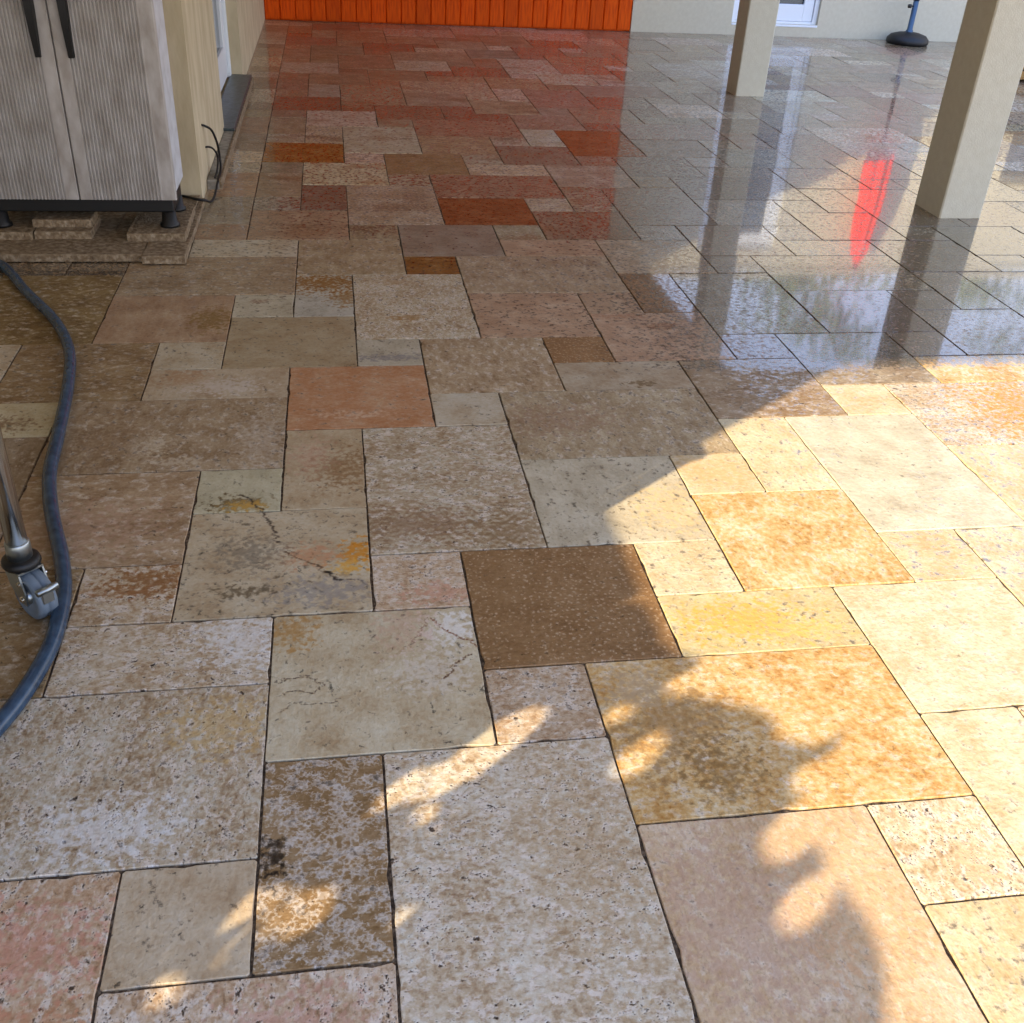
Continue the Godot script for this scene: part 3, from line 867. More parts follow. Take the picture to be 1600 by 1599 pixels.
			if p < th:
				var e5: int = min((th - p) * 9, 185)
				r += (52 - r) * e5 >> 8
				gg += (40 - gg) * e5 >> 8
				b += (30 - b) * e5 >> 8
				hgt -= e5 >> 1
				wet -= e5
				ro = 200
			if pits > 35:
				var hl: int = (gate - 46) * pits >> 8
				var ph := hole[k]
				if ph < hl:
					var e8: int = mini((hl - ph) * 12, 205)
					r += (46 - r) * e8 >> 8
					gg += (34 - gg) * e8 >> 8
					b += (24 - b) * e8 >> 8
					hgt -= e8 >> 1
					wet -= e8
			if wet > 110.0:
				var e7: int = mini(int((wet - 110.0) * 0.85), 98)  # wet stone is darker; this also deepens the shade beside the sun patch
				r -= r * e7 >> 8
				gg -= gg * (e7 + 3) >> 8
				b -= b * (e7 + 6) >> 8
			rgb[o * 3] = r
			rgb[o * 3 + 1] = gg
			rgb[o * 3 + 2] = b
			hr[o * 2] = clampi(hgt, 0, 255)
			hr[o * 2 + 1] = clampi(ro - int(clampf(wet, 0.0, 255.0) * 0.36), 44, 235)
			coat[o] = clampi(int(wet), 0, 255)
			o += 1
	# stain marks and painted leaf shade with ragged outlines
	for sn in stains_and_shade:
		var sx: float = (sn[0] - t[0]) * S
		var sy: float = (sn[1] - t[1]) * S
		var rx: float = sn[2] * S * 1.35
		var ry: float = sn[3] * S * 1.35
		for jj in range(max(0, int(sy - ry)), min(h, int(sy + ry))):
			for ii in range(max(0, int(sx - rx)), min(w, int(sx + rx))):
				var k3: int = ((oy + int(jj * step)) & 1023) << 10 | ((px + int(ii * step)) & 1023)
				var dx := (ii - sx) / rx
				var dy := (jj - sy) / ry
				var e6 := 1.0 - sqrt(dx * dx + dy * dy) + (mott[k3] - 128) / 150.0 + (crst[k3] - 128) / 260.0
				if e6 > 0.26:
					var al: float = minf((e6 - 0.26) * 2.2, 1.0) * sn[7] * (0.45 + mott[k3] / 330.0)
					var oo: int = (jj * w + ii) * 3
					rgb[oo] = int(lerpf(rgb[oo], sn[4], al))
					rgb[oo + 1] = int(lerpf(rgb[oo + 1], sn[5], al))
					rgb[oo + 2] = int(lerpf(rgb[oo + 2], sn[6], al))
	if CRACKS.has(key):
		for ck in CRACKS[key]:
			var pts: Array = ck[0]
			for s2 in pts.size() - 1:
				var A: Vector2 = (pts[s2] - Vector2(t[0], t[1])) * S
				var B: Vector2 = (pts[s2 + 1] - Vector2(t[0], t[1])) * S
				var nn: int = int(A.distance_to(B) * 1.5) + 1
				for q2 in nn:
					var P := A.lerp(B, float(q2) / nn)
					var k4: int = (int(P.y * 3.0) & 1023) << 10 | (int(P.x * 3.0) & 1023)
					P += Vector2(mott[k4] - 128, cloud[k4] - 128) * 0.0012 * S / 3.0
					var R: float = ck[1] * S * 0.5 * (0.1 + mott[k4] / 190.0)
					for jj in range(max(0, int(P.y - R - 1)), min(h, int(P.y + R + 2))):
						for ii in range(max(0, int(P.x - R - 1)), min(w, int(P.x + R + 2))):
							var al2 := clampf(R + 0.7 - P.distance_to(Vector2(ii, jj)), 0, 1) * 0.42
							if al2 > 0.0:
								var oo: int = (jj * w + ii) * 3
								rgb[oo] = int(lerpf(rgb[oo], ck[2], al2))
								rgb[oo + 1] = int(lerpf(rgb[oo + 1], ck[3], al2))
								rgb[oo + 2] = int(lerpf(rgb[oo + 2], ck[4], al2))
								var oh: int = (jj * w + ii) * 2
								hr[oh] = int(lerpf(hr[oh], 70, al2))
	results[i] = [Image.create_from_data(w, h, false, Image.FORMAT_RGB8, rgb), Image.create_from_data(w, h, false, Image.FORMAT_RG8, hr), Image.create_from_data(w, h, false, Image.FORMAT_L8, coat)]


# ------------------------------------------------------------------ walls, roof, columns
func build_walls() -> void:
	# house wall along the left side, with a door opening
	var o := thing("house_wall", "tan stucco house wall along the left of the patio with a white door", "wall", Vector3(WALL_X, 0, -1.74))
	var st := begin()
	var L := func(lo: Vector3, hi: Vector3) -> void: box(st, lo - o.position, hi - o.position, 0.0)
	L.call(Vector3(WALL_X - 0.2, -0.05, -2.95), Vector3(WALL_X, 2.25, -1.74))
	L.call(Vector3(WALL_X - 0.2, -0.05, BACK_Z - 0.2), Vector3(WALL_X, 2.25, -4.45))
	L.call(Vector3(WALL_X - 0.2, 2.08, -4.45), Vector3(WALL_X, 2.25, -2.95))
	L.call(Vector3(WALL_X - 0.2, -0.05, -4.45), Vector3(WALL_X, 0.04, -2.95))
	L.call(Vector3(-2.2, -0.05, -1.94), Vector3(WALL_X - 0.2, 2.25, -1.742))
	L.call(Vector3(-2.2, -0.05, BACK_Z - 0.2), Vector3(-2.0, 2.25, -1.942))
	L.call(Vector3(-1.998, -0.05, BACK_Z - 0.2), Vector3(WALL_X - 0.202, 2.25, BACK_Z))
	part("wall", done(st), mats.stucco_tan, o)
	# added unseen wing and low end block, shaped to cut the sun patch edges
	var g := thing("added_wing", "unseen plain stucco wing added to cut the sunlight on the left", "wall", Vector3(-2.0, 0, 3.0))
	st = begin()
	box(st, Vector3(-0.2, -0.05, -4.74), Vector3(0, 2.25, 0.02), 0.0)
	part("wall", done(st), mats.stucco_tan, g)
	boxpart("shade_pier", Vector3(-0.2, -0.05, 0.023), Vector3(0, 1.51, 0.39), mats.stucco_tan, g, 0.004)  # added block that shapes the straight shadow edge
	boxpart("shade_pier_cap", Vector3(-0.22, 1.511, 0.024), Vector3(0.012, 1.54, 0.40), mats.stucco_tan, g, 0.004)
	# back wing: the wall behind the columns
	var b := thing("back_wall", "beige stucco wall at the far end behind the two columns", "wall", Vector3(2.95, 0, BACK_Z))
	st = begin()
	var D := BACK_Z - 0.22
	for q in [[2.95, 3.93, -0.05, 2.30], [4.80, 7.20, -0.05, 2.30], [3.93, 4.80, -0.05, 0.105], [3.93, 4.80, 2.10, 2.30], [7.20, 8.60, -0.05, 0.25], [7.20, 8.60, 1.35, 2.30], [8.60, 12.0, -0.05, 2.30]]:
		box(st, Vector3(q[0], q[2], D) - b.position, Vector3(q[1], q[3], BACK_Z) - b.position, 0.0)
	part("wall", done(st), mats.stucco, b)
	boxpart("wall_cap", Vector3(3.38, 2.301, BACK_Z - 2.5) - b.position, Vector3(12.05, 2.36, BACK_Z + 0.03) - b.position, mats.stucco, b, 0.005)
	var wn := boxpart("window", Vector3(7.26, 0.31, D + 0.08) - b.position, Vector3(8.54, 1.29, D + 0.10) - b.position, mats.dark_glass, b, 0.0)
	st = begin()
	for q in [[7.20, 7.26, 0.25, 1.35], [8.54, 8.60, 0.25, 1.35], [7.26, 8.54, 0.25, 0.31], [7.26, 8.54, 1.29, 1.35], [7.87, 7.93, 0.31, 1.29]]:
		box(st, Vector3(q[0], q[2], D + 0.06) - b.position, Vector3(q[1], q[3], D + 0.12) - b.position, 0.004)
	part("frame", done(st), mats.white_paint, wn)


func build_roof() -> void:
	var o := thing("porch_roof", "flat roof over the patio that keeps the far paving in shade", "roof", Vector3(0, 2.25, -2))
	var st := begin()
	box(st, Vector3(-2.6, 2.252, BACK_Z - 0.3) - o.position, Vector3(3.37, 2.30, 3.25) - o.position, 0.004)
	part("ceiling", done(st), mats.ceiling_paint, o)
	boxpart("beam", Vector3(2.97, 2.08, BACK_Z) - o.position, Vector3(3.145, 2.2515, -1.56) - o.position, mats.stucco, o, 0.005)


func build_columns() -> void:
	for q in [[-4.61, -4.402, 2.94, "square beige stucco column farther back, before the white glass door"], [-1.79, -1.545, 2.957, "square beige stucco column nearest the camera, by the sunlit floor"]]:
		var h: float = (q[1] - q[0]) * 0.5
		var c := thing("stucco_column", q[3], "column", Vector3(q[2] + 0.105, 0, (q[0] + q[1]) * 0.5), "square columns carrying the porch roof")
		boxpart("shaft", Vector3(-0.105, -0.006, -h), Vector3(0.105, 2.0795, h), mats.stucco, c, 0.006)


func build_plank_wall() -> void:
	var o := thing("plank_wall", "orange stained wall of upright wooden boards at the far end", "wall", Vector3(WALL_X, 0, BACK_Z))
	var n := 25
	var x0 := 0.0
	var wd := (2.948 - WALL_X) / n
	for i in n:
		var st := begin()
		var a := x0 + i * wd + 0.001
		var b := x0 + (i + 1) * wd - 0.001
		var d := -0.004 + 0.0012 * sin(i * 2.7)
		# vee-jointed board
		var prof := [Vector2(a, d - 0.011), Vector2(a + 0.009, d), Vector2(b - 0.009, d), Vector2(b, d - 0.011), Vector2(b, d - 0.03), Vector2(a, d - 0.03)]
		for k in 6:
			var p: Vector2 = prof[k]
			var q: Vector2 = prof[(k + 1) % 6]
			quad(st, Vector3(p.x, 0.012, p.y), Vector3(q.x, 0.012, q.y), Vector3(q.x, 2.25, q.y), Vector3(p.x, 2.25, p.y))
		quad(st, Vector3(a, 0.012, d - 0.03), Vector3(b, 0.012, d - 0.03), Vector3(b - 0.009, 0.012, d), Vector3(a + 0.009, 0.012, d))
		part("board", done(st), [mats.orange_wood, mats.orange_wood_dark, mats.orange_wood, mats.orange_wood_pale][(i * 7 + i / 3) % 4], o)
	boxpart("backing", Vector3(-0.02, -0.01, -0.2), Vector3(3.368, 2.25, -0.036), mats.orange_wood, o, 0.0)


func build_doors() -> void:
	# glazed door in the back wall
	var o := thing("glass_door", "white framed glass door in the beige back wall behind the farther column", "door", Vector3(3.93, 0.105, BACK_Z - 0.05))
	var st := begin()
	for q in [[0.0, 0.045, 0.0, 1.995], [0.825, 0.87, 0.0, 1.995], [0.045, 0.825, 1.95, 1.995], [0.045, 0.825, 0.0, 0.022]]:
		box(st, Vector3(q[0], q[2], -0.09), Vector3(q[1], q[3], 0.012), 0.003)
	part("frame", done(st), mats.white_paint, o)
	st = begin()
	for q in [[0.049, 0.15, 0.026, 1.946], [0.72, 0.821, 0.026, 1.946], [0.15, 0.72, 0.026, 0.172], [0.15, 0.72, 1.83, 1.946]]:
		box(st, Vector3(q[0], q[2], -0.05), Vector3(q[1], q[3], 0.0), 0.003)
	var leaf := part("door_leaf", done(st), mats.white_paint, o)
	boxpart("pane", Vector3(0.15, 0.172, -0.030), Vector3(0.72, 1.83, -0.024), mats.dark_glass, leaf, 0.0)
	boxpart("sill", Vector3(0.0, -0.02, -0.09), Vector3(0.87, -0.001, 0.055), mats.white_paint, o, 0.003)
	# white door in the left wall, set back in its opening
	var d := thing("side_door", "white framed door set back in the left tan wall over a slate sill", "door", Vector3(WALL_X - 0.08, 0.045, -4.45))
	st = begin()
	for q in [[0.0, 0.07, 0.0, 2.03], [1.43, 1.50, 0.0, 2.03], [0.07, 1.43, 1.96, 2.03]]:
		box(st, Vector3(-0.08, q[2], q[0]), Vector3(0.012, q[3], q[1]), 0.003)
	part("frame", done(st), mats.white_paint, d)
	st = begin()
	for q in [[0.075, 0.20, 0.012, 1.955], [1.30, 1.425, 0.012, 1.955], [0.20, 1.30, 0.012, 0.20], [0.20, 1.30, 1.85, 1.955]]:
		box(st, Vector3(-0.05, q[2], q[0]), Vector3(-0.006, q[3], q[1]), 0.004)
	var l2 := part("door_leaf", done(st), mats.white_paint, d)
	boxpart("pane", Vector3(-0.032, 0.20, 0.20), Vector3(-0.026, 1.85, 1.30), mats.dark_glass, l2, 0.0)
	st = begin()
	tube(st, [Vector3(0.02, 0.55, 1.37), Vector3(0.02, 0.95, 1.37)], 0.012, 10)
	part("handle", done(st), mats.black_plastic, l2)
	# sill and the low ledge before it
	var s := thing("door_sill", "dark slate sill on a low concrete ledge below the white side door", "sill", Vector3(WALL_X, 0, -3.6))
	boxpart("slate", Vector3(-0.075, 0.041, -0.85), Vector3(0.058, 0.055, 0.70), mats.slate, s, 0.003)
	boxpart("ledge", Vector3(0.001, -0.004, -0.83), Vector3(0.055, 0.0405, 1.66), mats.concrete, s, 0.003)
	boxpart("tile_edge", Vector3(0.0555, -0.004, -0.84), Vector3(0.066, 0.043, 1.66), mats.loose_stone, s, 0.002)


# ------------------------------------------------------------------ things on the left
func slab(st: SurfaceTool, lo: Vector3, hi: Vector3, sd: int) -> void:
	var rg := RandomNumberGenerator.new()
	rg.seed = sd
	var ring := []
	var corners := [Vector2(lo.x, lo.z), Vector2(lo.x, hi.z), Vector2(hi.x, hi.z), Vector2(hi.x, lo.z)]
	for k in 4:
		var a: Vector2 = corners[k]
		var b: Vector2 = corners[(k + 1) % 4]
		var n: int = max(2, int(a.distance_to(b) / 0.03))
		for i in n:
			ring.append(a.lerp(b, float(i) / n) + Vector2(rg.randf_range(-0.0018, 0.0018), rg.randf_range(-0.0018, 0.0018)))
	var mid := (Vector2(lo.x, lo.z) + Vector2(hi.x, hi.z)) * 0.5
	for i in ring.size():
		var p: Vector2 = ring[i]
		var q: Vector2 = ring[(i + 1) % ring.size()]
		var pi := p + (mid - p).normalized() * 0.003
		var qi := q + (mid - q).normalized() * 0.003
		tri(st, Vector3(mid.x, hi.y, mid.y), Vector3(pi.x, hi.y, pi.y), Vector3(qi.x, hi.y, qi.y))
		quad(st, Vector3(p.x, hi.y - 0.003, p.y), Vector3(q.x, hi.y - 0.003, q.y), Vector3(qi.x, hi.y, qi.y), Vector3(pi.x, hi.y, pi.y))
		quad(st, Vector3(p.x, lo.y, p.y), Vector3(q.x, lo.y, q.y), Vector3(q.x, hi.y - 0.003, q.y), Vector3(p.x, hi.y - 0.003, p.y))
		tri(st, Vector3(mid.x, lo.y, mid.y), Vector3(q.x, lo.y, q.y), Vector3(p.x, lo.y, p.y))


func build_ledge() -> void:
	var o := thing("raised_step", "low raised step of travertine stones under the storage cabinet", "", Vector3(-1.0, 0, -1.3), "", "structure")
	var n := 0
	for q in [[-1.995, -1.30, -1.25, -0.955], [-1.298, -0.560, -1.25, -0.95], [-0.558, -0.405, -1.095, -0.922], [-0.558, -0.428, -1.25, -1.097], [-1.995, -1.20, -1.735, -1.253], [-1.198, -0.70, -1.735, -1.253], [-0.698, -0.428, -1.735, -1.253]]:
		var st := begin()
		slab(st, Vector3(q[0], 0.004, q[2]) - o.position, Vector3(q[1], 0.031 + (0.002 if n == 2 else 0.0), q[3]) - o.position, 300 + n)
		part("tile", done(st), mats.loose_stone, o)
		n += 1
	var st2 := begin()
	slab(st2, Vector3(-0.4265, 0.004, -1.70) - o.position, Vector3(-0.405, 0.029, -1.10) - o.position, 333)
	part("edging", done(st2), mats.loose_stone, o)
	n = 0
	for q in [[-0.635, -0.42, -1.465, -1.100, 0.0315, 0.061, "chipped travertine tile under the front foot of the cabinet nearest the wall"], [-0.973, -0.768, -1.33, -1.127, 0.0315, 0.060, "lower travertine tile of the stack under the middle of the cabinet"], [-0.985, -0.772, -1.31, -1.178, 0.0605, 0.090, "upper travertine tile of the stack under the middle of the cabinet"], [-1.22, -0.977, -1.42, -1.118, 0.0315, 0.060, "travertine tile under the cabinet at the edge beside the stack"]]:
		var c := Vector3((q[0] + q[1]) / 2, q[4], (q[2] + q[3]) / 2)
		var st := begin()
		slab(st, Vector3(q[0], q[4], q[2]) - c, Vector3(q[1], q[5], q[3]) - c, 400 + n)
		var m := part("loose_tile", done(st), mats.loose_stone, self)
		m.position = c
		tag(m, q[6], "tile", "loose tiles propping the cabinet")
		n += 1


func build_cabinet() -> void:
	var o := thing("storage_cabinet", "weathered grey plastic storage cabinet with ribbed doors and black handles", "cabinet", Vector3(-0.794, 0.061, -1.30))
	var P := o.position
	var yb := 0.172
	var yt := 1.75
	# carcass
	var st := begin()
	box(st, Vector3(-1.145, yb + 0.012, -1.442) - P, Vector3(-0.449, yt, -1.178) - P, 0.006)
	part("body", done(st), mats.resin_frame, o)
	st = begin()
	box(st, Vector3(-1.13, 0.118, -1.43) - P, Vector3(-0.462, yb + 0.010, -1.185) - P, 0.004)
	part("base", done(st), mats.black_plastic, o)
	boxpart("roof", Vector3(-1.165, yt + 0.001, -1.46) - P, Vector3(-0.43, yt + 0.03, -1.14) - P, mats.resin_frame, o, 0.008)
	for f in [[-0.485, -1.20], [-0.485, -1.415], [-1.10, -1.20], [-1.10, -1.415]]:
		st = begin()
		lathe(st, Vector3(f[0], 0.0, f[1]) - Vector3(P.x, 0.0, P.z), [Vector2(0, 0.0005), Vector2(0.037, 0.0005), Vector2(0.037, 0.012), Vector2(0.029, 0.018), Vector2(0.026, 0.058), Vector2(0, 0.058)], 20)
		part("foot", done(st), mats.black_plastic, o)
	# doors: ribs between smooth stiles
	for side in [-1, 1]:
		st = begin()
		var gx := -0.794
		var inner: float = gx + side * 0.0022
		var outer: float = gx + side * 0.351
		var z0 := -1.177
		var zf := -1.158
		var xs := []
		xs.append(Vector2(inner, z0))
		xs.append(Vector2(inner, zf - 0.003))
		xs.append(Vector2(inner + side * 0.003, zf))
		var ra := 0.048
		var rb := 0.30
		xs.append(Vector2(gx + side * ra, zf))
		var ribs := 20
		for k in ribs:
			var a := ra + (rb - ra) * k / ribs
			var pw := (rb - ra) / ribs
			for e in [[0.12, -0.0055], [0.38, -0.0055], [0.55, 0.0012], [0.92, 0.0012]]:
				xs.append(Vector2(gx + side * (a + pw * e[0]), zf + e[1]))
		xs.append(Vector2(gx + side * rb, zf))
		xs.append(Vector2(outer - side * 0.004, zf))
		xs.append(Vector2(outer, zf - 0.004))
		xs.append(Vector2(outer, z0))
		for k in xs.size() - 1:
			var p: Vector2 = xs[k]
			var q: Vector2 = xs[k + 1]
			if side < 0:
				var sw := p
				p = q
				q = sw
			quad(st, Vector3(p.x, yb, p.y) - P, Vector3(q.x, yb, q.y) - P, Vector3(q.x, yt - 0.01, q.y) - P, Vector3(p.x, yt - 0.01, p.y) - P)
		var lo_x: float = min(inner, outer)
		var hi_x: float = max(inner, outer)
		quad(st, Vector3(lo_x, yb, z0) - P, Vector3(hi_x, yb, z0) - P, Vector3(hi_x, yb, zf - 0.002) - P, Vector3(lo_x, yb, zf - 0.002) - P)
		var door := part("door", done(st), mats.resin, o)
		# long tapered pull
		st = begin()
		var hx: float = gx + side * 0.055
		var pts := []
		var n := 14
		for k in n + 1:
			var f := float(k) / n
			pts.append([0.668 + 0.42 * f, 0.0105 + 0.006 * sin(PI * clampf(f, 0.0, 0.5)), 0.012 + 0.02 * sin(PI * f)])
		for k in n:
			var a: Array = pts[k]
			var b: Array = pts[k + 1]
			var A := [Vector3(hx - a[1], a[0], zf - 0.002), Vector3(hx + a[1], a[0], zf - 0.002), Vector3(hx + a[1] * 0.8, a[0], zf + a[2]), Vector3(hx - a[1] * 0.8, a[0], zf + a[2])]
			var B := [Vector3(hx - b[1], b[0], zf - 0.002), Vector3(hx + b[1], b[0], zf - 0.002), Vector3(hx + b[1] * 0.8, b[0], zf + b[2]), Vector3(hx - b[1] * 0.8, b[0], zf + b[2])]
			for e in 4:
				quad(st, A[(e + 1) % 4] - P, A[e] - P, B[e] - P, B[(e + 1) % 4] - P)
			if k == 0: quad(st, A[0] - P, A[1] - P, A[2] - P, A[3] - P)
			if k == n - 1: quad(st, B[3] - P, B[2] - P, B[1] - P, B[0] - P)
		part("handle", done(st), mats.black_plastic, door)


func build_hose() -> void:
	var pts := []
	for p in [Vector2(-1.263, -0.90), Vector2(-1.15, -0.90), Vector2(-1.039, -0.882), Vector2(-0.891, -0.611), Vector2(-0.746, -0.351), Vector2(-0.658, -0.121), Vector2(-0.611, 0.127), Vector2(-0.576, 0.435), Vector2(-0.555, 0.633), Vector2(-0.514, 0.81), Vector2(-0.456, 0.995), Vector2(-0.424, 1.135), Vector2(-0.414, 1.28), Vector2(-0.429, 1.407), Vector2(-0.455, 1.503), Vector2(-0.494, 1.591), Vector2(-0.60, 1.72), Vector2(-0.80, 1.82)]:
		pts.append(Vector3(p.x, 0.0185, p.y))
	var st := begin()
	tube(st, spline(pts, 8), 0.0165, 16)
	tag(part("hose", done(st), mats.hose_vinyl, self), "thick blue grey hose curving along the left edge of the floor", "hose")


func build_cords() -> void:
	var st := begin()
	tube(st, spline([Vector3(-0.422, 0.272, -1.975), Vector3(-0.405, 0.262, -1.995), Vector3(-0.385, 0.233, -2.042), Vector3(-0.372, 0.164, -2.092), Vector3(-0.37, 0.09, -2.12), Vector3(-0.366, 0.056, -2.06), Vector3(-0.37, 0.035, -1.93), Vector3(-0.376, 0.008, -1.80), Vector3(-0.385, 0.008, -1.72), Vector3(-0.40, 0.03, -1.66), Vector3(-0.432, 0.037, -1.65), Vector3(-0.502, 0.037, -1.70), Vector3(-0.62, 0.037, -1.72)], 6), 0.0052, 8)
	tag(part("power_cord", done(st), mats.black_rubber, self), "black cord coming from the upper hole in the tan wall corner", "cord", "cords at the wall corner")
	st = begin()
	tube(st, spline([Vector3(-0.422, 0.162, -2.035), Vector3(-0.405, 0.16, -2.05), Vector3(-0.39, 0.147, -2.07), Vector3(-0.379, 0.115, -2.10), Vector3(-0.378, 0.085, -2.10), Vector3(-0.379, 0.058, -2.03), Vector3(-0.383, 0.047, -1.96)], 6), 0.0045, 8)
	tag(part("power_cord", done(st), mats.black_rubber, self), "shorter black cord from the lower hole in the tan wall corner", "cord", "cords at the wall corner")


func build_cart() -> void:
	# rolling cart: only the front leg with its caster reaches into the picture
	var o := thing("rolling_cart", "chrome legged rolling cart with a grey swivel caster, at the left edge", "cart", Vector3(-0.82, 0, 1.49))
	var P := o.position
	for q in [[-0.482, 1.15, 0.75], [-1.15, 1.13, 1.4], [-0.490, 1.85, 2.2], [-1.15, 1.85, -0.4]]:
		var base := Vector3(q[0], 0, q[1]) - P
		var st := begin()
		tube(st, [base + Vector3(0, 0.155, 0), base + Vector3(0, 0.86, 0)], 0.0205, 18)
		var leg := part("leg", done(st), mats.chrome, o)
		st = begin()
		lathe(st, base, [Vector2(0.0, 0.131), Vector2(0.0235, 0.131), Vector2(0.0235, 0.163), Vector2(0.0215, 0.166), Vector2(0.0, 0.166)], 20)
		part("collar", done(st), mats.zinc, leg)
		caster(o, base, q[2])
	boxpart("tray", Vector3(-0.36, 0.86, -0.385), Vector3(0.355, 0.885, 0.385), mats.zinc, o, 0.004)
	boxpart("shelf", Vector3(-0.31, 0.40, -0.335), Vector3(0.305, 0.415, 0.335), mats.zinc, o, 0.003)


func caster(o: Node3D, base: Vector3, yaw: float) -> void:
	var rot := Basis(Vector3.UP, yaw)
	var c := Node3D.new()
	c.name = "caster"
	o.add_child(c, true)
	c.position = base
	c.basis = rot.scaled(Vector3.ONE * 1.13)
	# local: x = axle, z = trail
	var ctr := Vector3(0, 0.046, 0.024)
	var ax := Basis(Vector3(0, 0, 1), -PI / 2)
	var st := begin()
	lathe(st, ctr, [Vector2(0.012, -0.013), Vector2(0.030, -0.015), Vector2(0.038, -0.019), Vector2(0.0435, -0.016), Vector2(0.0458, -0.009), Vector2(0.0458, -0.002), Vector2(0.0435, -0.001), Vector2(0.0435, 0.001), Vector2(0.0458, 0.002), Vector2(0.0458, 0.009), Vector2(0.0435, 0.016), Vector2(0.038, 0.019), Vector2(0.030, 0.015), Vector2(0.012, 0.013)], 36, ax)
	part("wheel", done(st), mats.caster_grey, c)
	st = begin()
	lathe(st, ctr, [Vector2(0, -0.020), Vector2(0.012, -0.020), Vector2(0.014, -0.017), Vector2(0.014, 0.017), Vector2(0.012, 0.020), Vector2(0, 0.020)], 18, ax)
	part("hub", done(st), mats.zinc, c)
	# fork: two cheeks hanging from the swivel head
	st = begin()
	for s in [-1, 1]:
		var x0: float = s * 0.0205
		var x1: float = s * 0.0235
		var prof := [Vector2(-0.022, 0.098), Vector2(-0.012, 0.062), Vector2(0.012, 0.034), Vector2(0.034, 0.034), Vector2(0.036, 0.058), Vector2(0.026, 0.098)]
		var a: float = min(x0, x1)
		var b: float = max(x0, x1)
		for k in range(1, prof.size() - 1):
			tri(st, Vector3(b, prof[0].y, prof[0].x), Vector3(b, prof[k + 1].y, prof[k + 1].x), Vector3(b, prof[k].y, prof[k].x))
			tri(st, Vector3(a, prof[0].y, prof[0].x), Vector3(a, prof[k].y, prof[k].x), Vector3(a, prof[k + 1].y, prof[k + 1].x))
		for k in prof.size():
			var p: Vector2 = prof[k]
			var q: Vector2 = prof[(k + 1) % prof.size()]
			quad(st, Vector3(a, p.y, p.x), Vector3(b, p.y, p.x), Vector3(b, q.y, q.x), Vector3(a, q.y, q.x))
	box(st, Vector3(-0.0235, 0.0945, -0.024), Vector3(0.0235, 0.099, 0.028), 0.001)
	part("fork", done(st), mats.zinc, c)
	st = begin()
	lathe(st, Vector3.ZERO, [Vector2(0.0, 0.099), Vector2(0.031, 0.099), Vector2(0.033, 0.104), Vector2(0.031, 0.112), Vector2(0.024, 0.116), Vector2(0.0, 0.116)], 22)
	part("swivel_head", done(st), mats.black_plastic, c)
	# brake lever with its pedal and bolts
	st = begin()
	box(st, Vector3(-0.016, 0.070, 0.036), Vector3(0.016, 0.075, 0.074), 0.002)
	box(st, Vector3(-0.011, 0.048, 0.066), Vector3(0.011, 0.073, 0.0705), 0.002)
	tube(st, [Vector3(-0.019, 0.078, 0.071), Vector3(0.019, 0.078, 0.071)], 0.0065, 10)
	part("brake_lever", done(st), mats.zinc, c)
	st = begin()
	tube(st, [Vector3(-0.028, 0.046, 0.024), Vector3(0.028, 0.046, 0.024)], 0.0055, 8)
	part("axle_bolt", done(st), mats.chrome, c)
	st = begin()
	tube(st, [Vector3(-0.027, 0.078, 0.024), Vector3(0.027, 0.078, 0.024)], 0.0045, 8)
	part("fork_bolt", done(st), mats.chrome, c)


